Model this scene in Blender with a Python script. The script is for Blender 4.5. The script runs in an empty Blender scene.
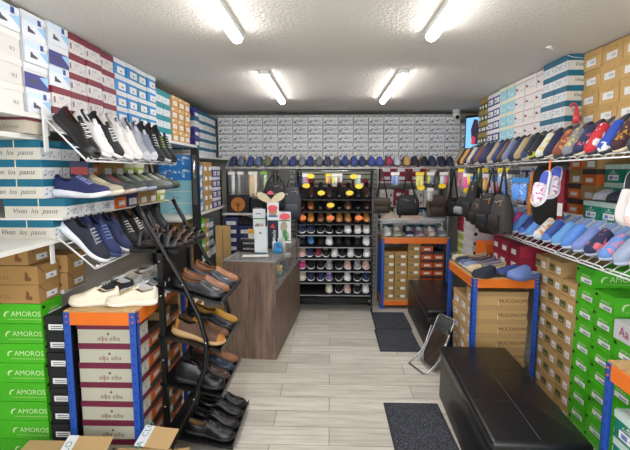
import bpy, math, random
from mathutils import Vector, Matrix
PI = math.pi
random.seed(7)
scene = bpy.context.scene
COL = scene.collection

# ---------------------------------------------------------------- camera, world, exposure
cam_d = bpy.data.cameras.new('camera'); cam = bpy.data.objects.new('camera', cam_d); COL.objects.link(cam)
cam_d.sensor_width = 36.0; cam_d.lens = 36.0 * 450.0 / 630.0; cam_d.clip_start = 0.02
cam.location = (0, 0, 1.6)
cam.rotation_euler = (PI/2 - math.atan(54/450.0), 0, math.atan(15/450.0))
scene.camera = cam
scene.view_settings.view_transform = 'Standard'; scene.view_settings.look = 'None'
scene.view_settings.exposure = 1.0; scene.view_settings.gamma = 1.0
scene.view_settings.use_curve_mapping = False
TUBE_STRENGTH = 20.0
SKY_STRENGTH = 2.5
w = bpy.data.worlds.new('world'); scene.world = w; w.use_nodes = True
w.node_tree.nodes['Background'].inputs[0].default_value = (0.93, 0.97, 1.0, 1)
w.node_tree.nodes['Background'].inputs[1].default_value = SKY_STRENGTH
scene.cycles.max_bounces = 6; scene.cycles.diffuse_bounces = 4; scene.cycles.glossy_bounces = 3
scene.cycles.transparent_max_bounces = 8

# ---------------------------------------------------------------- materials
def lin(c):
    if isinstance(c, str):
        c = c.lstrip('#'); c = [int(c[i:i+2], 16)/255 for i in (0, 2, 4)]
    return tuple((v/12.92 if v <= .04045 else ((v+.055)/1.055)**2.4) for v in c) + (1,)
MATS = {}
def mat(col, rough=.6, metal=0., kind='plain', name=None, alpha=None, emit=0.):
    key = (col, rough, metal, kind, alpha, emit)
    if key in MATS: return MATS[key]
    two = None
    if '|' in col: col, two = col.split('|')
    m = bpy.data.materials.new(name or f'{kind}_{col}'); m.use_nodes = True
    nt = m.node_tree; N = nt.nodes; Lk = nt.links; b = N['Principled BSDF']
    b.inputs['Base Color'].default_value = lin(col); b.inputs['Roughness'].default_value = rough
    b.inputs['Metallic'].default_value = metal
    if kind in ('plain', 'kraft', 'fabric', 'leather'):
        oi = N.new('ShaderNodeObjectInfo'); mr = N.new('ShaderNodeMapRange')
        amp = .05 if kind != 'kraft' else .09
        mr.inputs['To Min'].default_value = 1-amp; mr.inputs['To Max'].default_value = 1+amp
        Lk.new(oi.outputs['Random'], mr.inputs['Value'])
        h = N.new('ShaderNodeHueSaturation'); h.inputs['Color'].default_value = lin(col)
        Lk.new(mr.outputs[0], h.inputs['Value']); Lk.new(h.outputs[0], b.inputs['Base Color'])
    if two:
        tc2 = N.new('ShaderNodeTexCoord'); n2 = N.new('ShaderNodeTexNoise'); n2.inputs['Scale'].default_value = 22 if two[0] != '~' else 60; r2 = N.new('ShaderNodeMath'); r2.operation = 'GREATER_THAN'; r2.inputs[1].default_value = .5 if two[0] != '~' else .58
        m2 = N.new('ShaderNodeMix'); m2.data_type = 'RGBA'; m2.inputs[6].default_value = lin(col); m2.inputs[7].default_value = lin(two.strip('~'))
        Lk.new(tc2.outputs['Object'], n2.inputs['Vector']); Lk.new(n2.outputs[0], r2.inputs[0]); Lk.new(r2.outputs[0], m2.inputs[0]); Lk.new(m2.outputs[2], b.inputs['Base Color'])
    if kind in ('kraft', 'fabric', 'leather'):
        tc = N.new('ShaderNodeTexCoord'); no = N.new('ShaderNodeTexNoise'); bu = N.new('ShaderNodeBump')
        no.inputs['Scale'].default_value = {'kraft': 60, 'fabric': 420, 'leather': 160}[kind]
        bu.inputs['Strength'].default_value = {'kraft': .08, 'fabric': .35, 'leather': .15}[kind]
        bu.inputs['Distance'].default_value = .002
        Lk.new(tc.outputs['Object'], no.inputs['Vector']); Lk.new(no.outputs[0], bu.inputs['Height']); Lk.new(bu.outputs[0], b.inputs['Normal'])
    if alpha is not None: b.inputs['Alpha'].default_value = alpha
    if emit:
        b.inputs['Emission Color'].default_value = lin(col); b.inputs['Emission Strength'].default_value = emit
    MATS[key] = m
    return m
def nodes_mat(name, fn):
    m = bpy.data.materials.new(name); m.use_nodes = True; nt = m.node_tree
    fn(nt, nt.nodes, nt.links, nt.nodes['Principled BSDF']); return m
def m_floor(nt, N, Lk, b):
    g = N.new('ShaderNodeTexCoord')
    br = N.new('ShaderNodeTexBrick'); br.offset = .37; br.inputs['Scale'].default_value = 1.0
    br.inputs['Brick Width'].default_value = .95; br.inputs['Row Height'].default_value = .19
    br.inputs['Mortar Size'].default_value = .0028; br.inputs['Mortar Smooth'].default_value = .2
    br.inputs['Color1'].default_value = lin('#dcd8ce'); br.inputs['Color2'].default_value = lin('#c5c0b6')
    br.inputs['Mortar'].default_value = lin('#8a867e')
    Lk.new(g.outputs['Object'], br.inputs['Vector'])
    mp = N.new('ShaderNodeMapping'); mp.inputs['Scale'].default_value = (1.6, 16, 1)
    Lk.new(g.outputs['Object'], mp.inputs['Vector'])
    no = N.new('ShaderNodeTexNoise'); no.inputs['Scale'].default_value = 1.6; no.inputs['Detail'].default_value = 6; no.inputs['Roughness'].default_value = .65
    Lk.new(mp.outputs[0], no.inputs['Vector'])
    cr = N.new('ShaderNodeValToRGB'); cr.color_ramp.elements[0].position = .33; cr.color_ramp.elements[0].color = (.66, .65, .62, 1)
    cr.color_ramp.elements[1].position = .62; cr.color_ramp.elements[1].color = (1.05, 1.05, 1.05, 1)
    Lk.new(no.outputs[0], cr.inputs[0])
    mx = N.new('ShaderNodeMix'); mx.data_type = 'RGBA'; mx.blend_type = 'MULTIPLY'; mx.inputs[0].default_value = .85
    Lk.new(br.outputs['Color'], mx.inputs[6]); Lk.new(cr.outputs[0], mx.inputs[7]); Lk.new(mx.outputs[2], b.inputs['Base Color'])
    b.inputs['Roughness'].default_value = .38
def m_ceil(nt, N, Lk, b):
    b.inputs['Base Color'].default_value = lin('#dad6cf'); b.inputs['Roughness'].default_value = .95
    g = N.new('ShaderNodeTexCoord'); no = N.new('ShaderNodeTexNoise'); no.inputs['Scale'].default_value = 70; no.inputs['Detail'].default_value = 3
    bu = N.new('ShaderNodeBump'); bu.inputs['Strength'].default_value = .8; bu.inputs['Distance'].default_value = .011
    Lk.new(g.outputs['Object'], no.inputs['Vector']); Lk.new(no.outputs[0], bu.inputs['Height']); Lk.new(bu.outputs[0], b.inputs['Normal'])
def m_wood(c1, c2, sc):
    def f(nt, N, Lk, b):
        g = N.new('ShaderNodeTexCoord'); mp = N.new('ShaderNodeMapping'); mp.inputs['Scale'].default_value = sc
        no = N.new('ShaderNodeTexNoise'); no.inputs['Scale'].default_value = 3.0; no.inputs['Detail'].default_value = 7; no.inputs['Distortion'].default_value = .6
        cr = N.new('ShaderNodeValToRGB'); cr.color_ramp.elements[0].position = .3; cr.color_ramp.elements[1].position = .7
        cr.color_ramp.elements[0].color = lin(c1); cr.color_ramp.elements[1].color = lin(c2)
        Lk.new(g.outputs['Object'], mp.inputs['Vector']); Lk.new(mp.outputs[0], no.inputs['Vector']); Lk.new(no.outputs[0], cr.inputs[0]); Lk.new(cr.outputs[0], b.inputs['Base Color'])
        b.inputs['Roughness'].default_value = .5
    return f
def m_mat(nt, N, Lk, b):
    g = N.new('ShaderNodeTexCoord'); v = N.new('ShaderNodeTexVoronoi'); v.inputs['Scale'].default_value = 170
    cr = N.new('ShaderNodeValToRGB'); cr.color_ramp.elements[0].color = lin('#777c88'); cr.color_ramp.elements[1].color = lin('#23262d')
    cr.color_ramp.elements[0].position = .15; cr.color_ramp.elements[1].position = .5
    mp = N.new('ShaderNodeMapping'); mp.inputs['Scale'].default_value = (1.6, .6, 1)
    Lk.new(g.outputs['Object'], mp.inputs['Vector']); Lk.new(mp.outputs[0], v.inputs['Vector'])
    Lk.new(v.outputs['Distance'], cr.inputs[0]); Lk.new(cr.outputs[0], b.inputs['Base Color']); b.inputs['Roughness'].default_value = .95
M_FLOOR = nodes_mat('floor_planks', m_floor); M_CEIL = nodes_mat('stipple_ceiling', m_ceil)
M_WOOD = nodes_mat('dark_wood', m_wood('#55443a', '#8a7464', (9, 9, .9)))
M_BOARD = nodes_mat('chipboard', m_wood('#a98757', '#c9a877', (20, 20, 20)))
M_MAT = nodes_mat('ribbed_mat', m_mat)
M_WALL = mat('#b9b6ad', .9, kind='wall'); M_WHITE = mat('#dcdcd8', .5)
M_KRAFT = mat('#bd9a66', .8, kind='kraft'); M_LABEL = mat('#e6e8ea', .5)
M_BLACK = mat('#0d0e10', .5); M_INK = mat('#33363c', .6, kind='ink'); M_STEEL = mat('#b9bcc0', .25, 1.0, kind='metal')
M_WIRE = mat('#d9dadb', .35, kind='wire'); M_BLUEM = mat('#1f4fae', .4); M_ORANGE = mat('#e2711b', .4)

# ---------------------------------------------------------------- mesh helpers
class MB:
    def __init__(s): s.v = []; s.f = []; s.m = []; s.mats = []; s.sm = []
    def mi(s, m):
        if m not in s.mats: s.mats.append(m)
        return s.mats.index(m)
    def add(s, vs, fs, m, M=None, smooth=False):
        o = len(s.v)
        s.v += [tuple(M @ Vector(p)) if M is not None else tuple(p) for p in vs]
        k = s.mi(m)
        for f in fs: s.f.append([o+i for i in f]); s.m.append(k); s.sm.append(smooth)
        return s
    def box(s, x0, x1, y0, y1, z0, z1, m, M=None, taper=0):
        t = taper
        vs = [(x0, y0, z0), (x1, y0, z0), (x1, y1, z0), (x0, y1, z0), (x0+t, y0+t, z1), (x1-t, y0+t, z1), (x1-t, y1-t, z1), (x0+t, y1-t, z1)]
        return s.add(vs, [(0, 3, 2, 1), (4, 5, 6, 7), (0, 1, 5, 4), (1, 2, 6, 5), (2, 3, 7, 6), (3, 0, 4, 7)], m, M)
    def rbox(s, x0, x1, y0, y1, z0, z1, r, m, seg=3, M=None):
        # box with rounded vertical edges and a rounded top edge
        def ring(ins, z):
            out = []
            rr = max(r-ins, .0005)
            for (cx, cy, a0) in ((x1-r, y1-r, 0), (x0+r, y1-r, PI/2), (x0+r, y0+r, PI), (x1-r, y0+r, 1.5*PI)):
                for i in range(seg+1):
                    a = a0 + i/seg*PI/2; out.append((cx+rr*math.cos(a), cy+rr*math.sin(a), z))
            return out
        rings = [ring(0, z0), ring(0, z1-r)] + [ring(r*(1-math.cos(i/seg*PI/2)), z1-r+r*math.sin(i/seg*PI/2)) for i in range(1, seg+1)]
        n = len(rings[0]); vs = sum(rings, []); fs = []
        for k in range(len(rings)-1):
            for i in range(n): j = (i+1) % n; fs.append((k*n+i, k*n+j, (k+1)*n+j, (k+1)*n+i))
        fs.append(tuple(range(n))[::-1]); fs.append(tuple((len(rings)-1)*n+i for i in range(n)))
        return s.add(vs, fs, m, M, True)
    def tube(s, pts, r, m, n=6, M=None, closed=False):
        pts = [Vector(p) for p in pts]; vs = []; fs = []; k = len(pts)
        rs = r if isinstance(r, (list, tuple)) else [r]*k
        up = None
        for i, p in enumerate(pts):
            if closed: d = pts[(i+1) % k]-pts[i-1]
            else: d = pts[min(i+1, k-1)]-pts[max(i-1, 0)]
            if d.length < 1e-9: d = Vector((0, 0, 1))
            d.normalize()
            if up is None:
                up = Vector((0, 0, 1)) if abs(d.z) < .9 else Vector((1, 0, 0))
            a = d.cross(up)
            if a.length < 1e-4: a = d.cross(Vector((1, 0, 0)) if abs(d.x) < .9 else Vector((0, 1, 0)))
            a.normalize(); b = a.cross(d).normalized(); up = b
            for j in range(n):
                t = 2*PI*j/n; vs.append(p + a*math.cos(t)*rs[i] + b*math.sin(t)*rs[i])
        for i in range(k if closed else k-1):
            i2 = (i+1) % k
            for j in range(n):
                j2 = (j+1) % n; fs.append((i*n+j, i*n+j2, i2*n+j2, i2*n+j))
        if not closed: fs.append(tuple(range(n))[::-1]); fs.append(tuple((k-1)*n+j for j in range(n)))
        return s.add(vs, fs, m, M, n > 4)
    def disc(s, c, r, m, ax='y', n=16, ry=None):
        ry = ry or r; vs = []
        for j in range(n):
            t = 2*PI*j/n; u, v = r*math.cos(t), ry*math.sin(t)
            vs.append((c[0]+u, c[1], c[2]+v) if ax == 'y' else (c[0], c[1]+u, c[2]+v) if ax == 'x' else (c[0]+u, c[1]+v, c[2]))
        return s.add(vs, [tuple(range(n))], m)
    def mesh(s, name):
        me = bpy.data.meshes.new(name); me.from_pydata(s.v, [], s.f)
        for m in s.mats: me.materials.append(m)
        me.polygons.foreach_set('material_index', s.m); me.polygons.foreach_set('use_smooth', s.sm)
        me.update(); return me
    def obj(s, name, parent=None, loc=None, rot=None): return mobj(name, s.mesh(name), parent, loc, rot)
def mobj(name, me, parent=None, loc=None, rot=None):
    o = bpy.data.objects.new(name, me); COL.objects.link(o); o.parent = parent
    if loc: o.location = loc
    if rot: o.rotation_euler = rot
    return o
def tag(o, label=None, cat=None, group=None, kind=None):
    if label: o['label'] = label
    if cat: o['category'] = cat
    if group: o['group'] = group
    if kind: o['kind'] = kind
    return o
def thing(name, label, cat, loc=(0, 0, 0), rot=(0, 0, 0), group=None):
    o = bpy.data.objects.new(name, None); COL.objects.link(o); o.location = loc
    o.rotation_euler = rot if isinstance(rot, (tuple, list)) else (0, 0, rot)
    o.empty_display_size = .05
    return tag(o, label, cat, group)
def struct(o, label=None): return tag(o, label, kind='structure')
def copy_tree(o, parent=None):
    c = o.copy(); COL.objects.link(c); c.parent = parent
    for ch in list(o.children): copy_tree(ch, c)
    return c
ORD = 'bottom second third fourth fifth sixth seventh eighth ninth tenth eleventh twelfth thirteenth fourteenth fifteenth sixteenth seventeenth eighteenth'.split()
def nth(i, first='first'): return first if i == 0 else ORD[i]

TXT = {}
def text_geo(t, size, shear=0.):
    k = (t, size, shear)
    if k in TXT: return TXT[k]
    c = bpy.data.curves.new('txt', 'FONT'); c.body = t; c.size = size; c.shear = shear; c.align_x = 'CENTER'; c.align_y = 'CENTER'; c.resolution_u = 2
    o = bpy.data.objects.new('txt', c); COL.objects.link(o)
    dg = bpy.context.evaluated_depsgraph_get(); me = bpy.data.meshes.new_from_object(o.evaluated_get(dg))
    vs = [tuple(v.co) for v in me.vertices]; fs = [tuple(p.vertices) for p in me.polygons]
    bpy.data.objects.remove(o); bpy.data.curves.remove(c); bpy.data.meshes.remove(me)
    TXT[k] = (vs, fs); return TXT[k]

# ---------------------------------------------------------------- shoeboxes
# faces: 'f' front end (local -y), 'l' side (local -x), 'r' side (local +x); decal coords u (rightwards), v (up) from face centre bottom
def face_frame(face, w, L, eps):
    if face == 'f': return Matrix(((1, 0, 0, 0), (0, 0, -1, -eps), (0, 1, 0, 0), (0, 0, 0, 1)))
    if face == 'l': return Matrix(((0, 0, -1, -w/2-eps), (-1, 0, 0, L/2), (0, 1, 0, 0), (0, 0, 0, 1)))
    return Matrix(((0, 0, 1, w/2+eps), (1, 0, 0, L/2), (0, 1, 0, 0), (0, 0, 0, 1)))
def D_rect(face, u0, u1, v0, v1, m, e=1): return ('rect', face, u0, u1, v0, v1, m, e)
def D_poly(face, pts, m, e=1): return ('poly', face, pts, m, e)
def D_text(face, t, u, v, size, m, sh=0., e=2): return ('text', face, t, u, v, size, m, sh, e)
def D_blobs(face, u0, u1, v0, v1, n, cols, smin, smax, seed, e=1):
    rd = random.Random(seed); out = []
    for i in range(n):
        u = rd.uniform(u0, u1); v = rd.uniform(v0, v1); s = rd.uniform(smin, smax); a = rd.uniform(0, 3)
        k = rd.choice((3, 4, 5, 6)); pts = [(u+s*math.cos(a+2*PI*j/k)*rd.uniform(.6, 1.1), v+s*.8*math.sin(a+2*PI*j/k)*rd.uniform(.6, 1.1)) for j in range(k)]
        out.append(D_poly(face, pts, mat(rd.choice(cols), .6), e+rd.random()*.4))
    return out
def shoe_pic(face, u, v, s, m, e=2):   # small printed picture of a shoe
    pts = [(-1, -.1), (-.9, .55), (-.5, .6), (-.2, .25), (.3, .15), (.9, -.1), (1, -.35), (-1, -.4)]
    return D_poly(face, [(u+p[0]*s, v+p[1]*s) for p in pts], m, e)
def draw(mb, decals, w, L):
    for d in decals:
        e = .0006*d[-1] + (.0022 if d[0] == 'x' else 0); F = face_frame(d[1], w, L, e)
        if d[0] == 'rect': mb.add([(d[2], d[4], 0), (d[3], d[4], 0), (d[3], d[5], 0), (d[2], d[5], 0)], [(0, 1, 2, 3)], d[6], F)
        elif d[0] == 'poly': mb.add([(p[0], p[1], 0) for p in d[2]], [tuple(range(len(d[2])))], d[3], F)
        elif d[0] == 'text':
            vs, fs = text_geo(d[2], d[5], d[7]); mb.add([(p[0]+d[3], p[1]+d[4], 0) for p in vs], fs, d[6], F)
BK = {}
def box_kind(key, name_desc, w, h, L, hl, body, lid, front=None, dec=(), ldec=(), over=.003, strip=None):
    """body/lid: materials; dec: decals on the body, ldec: decals on the lid"""
    mb = MB(); g = .0015
    mb.box(-w/2+.003, w/2-.003, .003, L-.003, .0005, h-.002, body)
    if front: mb.add([(-w/2+.003, .0025, .0005), (w/2-.003, .0025, .0005), (w/2-.003, .0025, h-.002), (-w/2+.003, .0025, h-.002)], [(0, 1, 2, 3)], front)
    draw(mb, list(dec), w-.006, L)
    ml = MB()
    if hl:
        z0 = h-hl
        o = [(-w/2+.0005, 0.), (w/2-.0005, 0.), (w/2-.0005, L), (-w/2+.0005, L)]
        i = [(-w/2+.0028, .0025), (w/2-.0028, .0025), (w/2-.0028, L-.0025), (-w/2+.0028, L-.0025)]
        vs = [(x, y, z0) for x, y in o]+[(x, y, h-.0008) for x, y in o]+[(x, y, z0) for x, y in i]
        fs = [(4, 5, 6, 7)]
        for a in range(4):
            b = (a+1) % 4; fs += [(a, b, 4+b, 4+a), (a, 8+a, 8+b, b)]
        ml.add(vs, fs, lid); draw(ml, list(ldec), w, L)
    BK[key] = dict(desc=name_desc, w=w, h=h, L=L, body=mb.mesh('box_body'), lid=ml.mesh('lid') if hl else None)
MASS = MB(); NEAR = 3.6       # shoeboxes farther from the camera than this, and those of half-hidden stacks, form one mass
HIDDEN = [False]
def put_box(key, x, y, z, rot, label, group, name='shoebox', cat='shoebox'):
    k = BK[key]
    if HIDDEN[0] or (key != 'back' and math.dist((x, y, z), (0, 0, 1.6)) > NEAR):
        M = Matrix.Translation((x, y, z)) @ Matrix.Rotation(rot, 4, 'Z')
        for me in (k['body'], k['lid']):
            if me:
                o_ = len(MASS.v); MASS.v += [tuple(M @ v.co) for v in me.vertices]; ix = [MASS.mi(m) for m in me.materials]
                for p in me.polygons: MASS.f.append([o_+q for q in p.vertices]); MASS.m.append(ix[p.material_index]); MASS.sm.append(False)
        return None
    t = thing(name, label, cat, (x, y, z), rot, group)
    mobj('box_body', k['body'], t)
    if k['lid']: mobj('lid', k['lid'], t)
    return t
ROT = {'R': PI/2, 'L': -PI/2, 'F': 0.}
def stack(keys, face, fx, start, z0, rows, where, group, colref='back wall', jit=.012, rev=False, z_of=None):
    """keys: one kind per column. face R/L: fx is the x of the end faces, start the y of the nearest column's near edge; face F: fx is y, start x."""
    pos = start; n = len(keys)
    if isinstance(rows, int): rows = [rows]*n
    for c, key in enumerate(keys):
        ks = key if isinstance(key, list) else [key]*rows[c]
        wmax = max(BK[k]['w'] for k in ks); z = z0 if z_of is None else z_of(c)
        top = len(ks)
        for r, k in enumerate(ks):
            kk = BK[k]; j = random.uniform(-jit, jit); cc = pos + wmax/2
            p = (cc, fx+j) if face == 'F' else (fx+j, cc)
            ci = c if rev else n-1-c
            col = f', {nth(ci)} column from {colref}' if n > 1 else f', {colref}'
            row = 'topmost' if r == top-1 else ('lowest' if r == 0 else f'{nth(r)} up')
            put_box(k, p[0], p[1], z, ROT[face]+random.uniform(-.006, .006), f"{kk['desc']} {where}, {row}{col}", group)
            z += kk['h']
        pos += wmax + .004
    return pos

TEAL, NAVY, PINK = '#1d7f95', '#28356e', '#c98aa8'
viv_f = D_blobs('f', -.07, .07, .006, .045, 26, ['#1d7f95', '#24406e', '#3aa0b0', '#b992b8', '#506070'], .003, .008, 3)
viv_f += [D_rect('f', .01, .05, .02, .05, mat('#e4e6ea', .6), 2)]
viv_s = [D_text(s, 'Vivan  los  pasos', .0, .034, .034, M_INK, .35) for s in 'lr']
box_kind('vivan', 'teal-lidded cream shoebox', .168, .0945, .31, .036, mat('#cfccc2', .7), mat('#0c6480', .6), mat('#e2e4e6', .6), viv_f + viv_s,
         [D_rect('l', .02, .026, -.0, .094, mat('#d8d0b8', .6, kind='cord'), 1)])
def photo(seed, band, key, desc, top, h=.1025):
    ld = [D_rect('f', .03, .055, .072, .098, mat('#2b4c9c', .5), 1), D_rect('f', -.08, .03, .07, .099, mat('#cfe2f2', .5), 1)] if top else []
    de = [D_rect('f', -.085, .085, .002, .07, mat(band, .5), 1), D_poly('f', [(.02, .06), (.085, .02), (.085, .07)], mat('#9cc6ea', .5), 1.5), shoe_pic('f', -.02, .035, .027, mat('#4b4d58', .6), 3)]
    box_kind(key, desc, .175, h, .31, .03, mat('#d9dde2', .6), mat('#e2e6ea', .6), None, de, ld)
photo(1, '#dfe6ef', 'photo', 'picture-printed white shoebox', True)
photo(2, '#3b3f86', 'photoviolet', 'violet and white shoebox', False)
photo(1, '#dfe6ef', 'phototall', 'picture-printed white shoebox', True, .114); photo(2, '#3b3f86', 'violettall', 'violet and white shoebox', False, .114)
box_kind('plainwhite', 'plain white shoebox', .175, .114, .31, .03, mat('#dcdad6', .6), mat('#e4e2de', .6), None, [D_text('f', 'N 2', .03, .035, .022, M_INK)], [])
mar_f = D_blobs('f', -.05, .075, .015, .05, 12, ['#a9abb6', '#b4b8c4', '#c9a4ac'], .004, .010, 5) + [D_rect('f', -.075, -.06, .02, .05, mat('#8d6f78', .6), 1)]
box_kind('maroon', 'maroon-lidded white shoebox', .168, .102, .31, .034, mat('#dcd9d8', .6), mat('#7c2136', .55), None, mar_f)
bl_d = [D_rect('f', -.045, .066, .010, .054, M_LABEL, 1), shoe_pic('f', .015, .028, .014, mat('#56606c', .6), 2)]
box_kind('blue', 'sky-blue white-lidded shoebox', .165, .102, .31, .03, mat('#1f8ad2', .5), mat('#dfe4e8', .6), None, bl_d)
box_kind('blueteal', 'turquoise white-lidded shoebox', .165, .102, .31, .03, mat('#128aae', .5), mat('#dfe4e8', .6), None, bl_d)
box_kind('tealwhite', 'turquoise-lidded white shoebox', .165, .1, .31, .045, mat('#dbe2e6', .6), mat('#1f8a98', .5), None, D_blobs('f', -.07, .07, .008, .05, 14, ['#1d7f95', '#5f7890'], .003, .008, 9))
box_kind('tan', 'tan white-labelled shoebox', .165, .1, .3, .03, mat('#c99a5a', .7), mat('#d3a566', .7), None, [D_rect('f', -.05, .05, .018, .055, M_LABEL, 1), shoe_pic('f', 0, .035, .013, mat('#907050', .6), 2)], [D_rect('f', -.06, -.02, .075, .095, M_LABEL)])
box_kind('purple', 'dark violet shoebox', .175, .1, .3, .03, mat('#2c2a70', .5), mat('#373684', .5), None, [D_rect('f', -.06, .06, .015, .05, M_LABEL)])
bk_d = D_blobs('f', -.08, .08, .010, .05, 34, ['#0f6f88', '#1d8aa2', '#3a6a90', '#1f3f6c', '#a06a90', '#5f7488'], .005, .012, 11)
bk_l = D_blobs('f', -.085, .085, .086, .098, 20, ['#cf6f4a', '#1d7f95', '#a56a92', '#3f7fae', '#c99a5a'], .005, .011, 12)
box_kind('back', 'white and teal printed shoebox', .1865, .104, .3, .024, mat('#efefed', .65), mat('#c6d2d6', .65), None,
         bk_d + [D_rect('f', -.02, .025, .056, .06, mat('#8a9098', .6), 2), D_rect('f', -.0905, -.0865, .001, .08, mat('#4f5c68', .6), 1), D_rect('f', -.09, .09, .0765, .0800, mat('#6b7884', .6), 1)], bk_l)
sw = [(-.125, .028), (-.128, .045), (-.117, .062), (-.098, .067), (-.085, .062), (-.098, .060), (-.112, .052), (-.118, .04), (-.117, .03)]
am_t = mat('#cfe6b4', .6)
am = []
for s in 'lr':
    k_, c_ = (.78, .085) if s == 'l' else (1., .025)
    am += [D_text(s, 'AMOROS', c_, .05, .048*k_, am_t), D_poly(s, [((p[0]-.025)*k_+c_+.004, (p[1]-.05)*k_+.052) for p in sw], am_t, 2), D_rect(s, c_-.125*k_, c_+.105*k_, .020, .0245, mat('#8fc06a', .6), 2)]
am += [D_rect('f', -.035, .075, .015, .043, M_LABEL, 1), D_rect('f', .0, .06, .02, .03, mat('#8a96b8', .5), 2), D_text('f', 'AMOROS', .015, .056, .02, am_t),
       D_poly('f', [(-.07+.012*math.cos(t*.7), .082+.009*math.sin(t*.7)) for t in range(9)], M_BLACK, 2)]
box_kind('amoros', 'bright green shoebox', .185, .104, .33, 0, mat('#46b418', .5), None, None, am)
box_kind('black', 'black white-labelled shoebox', .148, .0965, .3, .03, mat('#111216', .55), mat('#15161a', .55), None,
         [D_rect('f', -.05, .05, .025, .055, M_LABEL, 1), D_rect('f', -.04, .02, .042, .046, M_INK, 2), D_rect('f', -.04, .035, .032, .036, M_INK, 2)])
DOG = [(.1, .02), (.13, .018), (.135, .035), (.12, .04), (.115, .06), (.108, .066), (.1, .06), (.104, .052), (.098, .035)]
km_d = [D_rect('f', -.03, .06, .016, .046, M_LABEL, 1), D_rect('f', .01, .03, .026, .034, mat('#4868b0', .5), 2), D_poly('f', [(-.088, .095), (-.083, .095), (-.04, .056), (-.045, .056)], M_INK, 2)]
for s in 'lr': km_d += [D_text(s, 'CA-RICHIA S.L.', -.06, .035, .026, mat('#7a4a2c', .7)), D_poly(s, DOG, mat('#7a4a2c', .7), 2)]
box_kind('mailer', 'brown cardboard shoebox', .18, .097, .34, 0, mat('#a8824e', .8, kind='kraft'), None, None, km_d)
al_i = mat('#6b4438', .6)
al_d = [D_rect('f', -.06, .06, .02, .05, mat('#c7c8c2', .6), 1), D_text('f', 'A2', .02, .035, .03, M_INK)]
for s in 'lr': al_d += [D_text(s, 'alba elba', .01, .026, .034, al_i, .2), D_poly(s, [(.01+.007*math.cos(t*PI/3), .05+.007*math.sin(t*PI/3)) for t in range(6)], al_i, 2)]
box_kind('alba', 'burgundy-lidded cream shoebox', .17, .104, .30, .03, mat('#b9b8a6', .65), mat('#6d1c3a', .55), None, al_d, [D_rect('l', -.02, -.016, .0, .03, mat('#a86a7c', .6))])
box_kind('orange', 'orange shoebox with dark lid', .16, .105, .3, .036, mat('#d2621d', .6), mat('#3c332f', .6), None, [D_rect('f', -.04, .055, .015, .05, mat('#dcb08c', .6)), D_rect('f', -.03, .04, .024, .04, M_LABEL, 2)])
kg_d = [D_rect('f', -.075, -.01, .022, .066, mat('#46552f', .6), 1), D_rect('f', -.065, -.02, .03, .04, mat('#8a9468', .6), 2), D_rect('f', .02, .075, .018, .062, M_LABEL, 1), D_rect('f', .03, .06, .03, .036, mat('#8c94a8', .6), 2)]
box_kind('kraftgreen', 'green-labelled kraft shoebox', .178, .101, .31, 0, M_KRAFT, None, None, kg_d + [D_rect('f', -.088, .088, .0985, .1, mat('#6f5433', .8), 1)])
kb_d = [D_rect('f', -.03, .07, .018, .06, M_LABEL, 1), D_rect('f', -.02, .02, .03, .05, mat('#8893b5', .6), 2)]
for s in 'lr': kb_d += [D_text(s, 'MUCONOMI', .09, .034, .036, mat('#33261a', .7))]
box_kind('kraftbrand', 'plain kraft shoebox', .175, .105, .39, .035, M_KRAFT, mat('#b08f62', .8, kind='kraft'), None, kb_d, [D_rect('r', -.02, -.016, -.0, .035, M_WHITE)])
cf_d = [D_rect('f', -.05, .055, .014, .048, M_LABEL, 1), D_rect('f', -.035, .0, .02, .04, mat('#6a7cc0', .5), 2), D_rect('f', .01, .045, .026, .034, mat('#9098b0', .5), 2), D_text('f', 'Comfort', .0, .06, .018, M_LABEL), D_poly('f', [(-.01, .068), (.012, .068), (.001, .078)], M_LABEL, 2)]
box_kind('comfort', 'pale-lidded sea-green shoebox', .175, .112, .31, .03, mat('#0a7f68', .5), mat('#b9cfc8', .6), None, cf_d)
box_kind('red', 'crimson labelled shoebox', .18, .1, .32, 0, mat('#971a38', .55), None, None, [D_rect('f', -.06, .03, .02, .06, M_LABEL), D_rect('l', .05, .13, .04, .08, mat('#b6485c', .6)), D_rect('f', -.088, .088, .09, .093, mat('#6a1028', .6))])
box_kind('olive', 'olive and tan shoebox', .165, .113, .3, .045, mat('#46562f', .6), mat('#a58c52', .7), None, [D_rect('f', -.062, -.012, .018, .05, M_LABEL), D_rect('f', .022, .065, .018, .05, M_LABEL)])
box_kind('navyframe', 'navy-fronted white shoebox', .165, .112, .3, .035, mat('#28307e', .5), mat('#dfe0e4', .6), None, [D_rect('f', -.06, -.005, .015, .062, M_LABEL), D_rect('f', .005, .06, .015, .062, M_LABEL), shoe_pic('f', -.03, .035, .018, M_INK)])
box_kind('icy', 'pale aqua shoebox', .168, .113, .3, .028, mat('#9ccbd6', .55), mat('#dcd9c0', .6), None, [D_rect('f', -.02, .06, .02, .03, mat('#c4e2ea', .6)), D_rect('f', -.07, -.02, .03, .06, mat('#b4dae4', .6))])
box_kind('wine', 'wine-trimmed white shoebox', .178, .113, .3, .03, mat('#dedbd9', .6), mat('#e2dfdc', .6), None, [D_rect('f', -.085, .085, .08, .084, mat('#9c4050', .6)), shoe_pic('f', -.045, .04, .022, mat('#6a2038', .6)), D_rect('f', .0, .07, .02, .025, mat('#b0a8a8', .6))])
kt_d = [D_rect('f', -.05, .05, .022, .062, M_LABEL, 1), D_rect('f', -.005, .04, .034, .05, mat('#c3c8d0', .6), 2)]
RING = [(.035+.009*math.cos(a*PI/5), .084+.009*math.sin(a*PI/5)) for a in range(10)]
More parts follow.
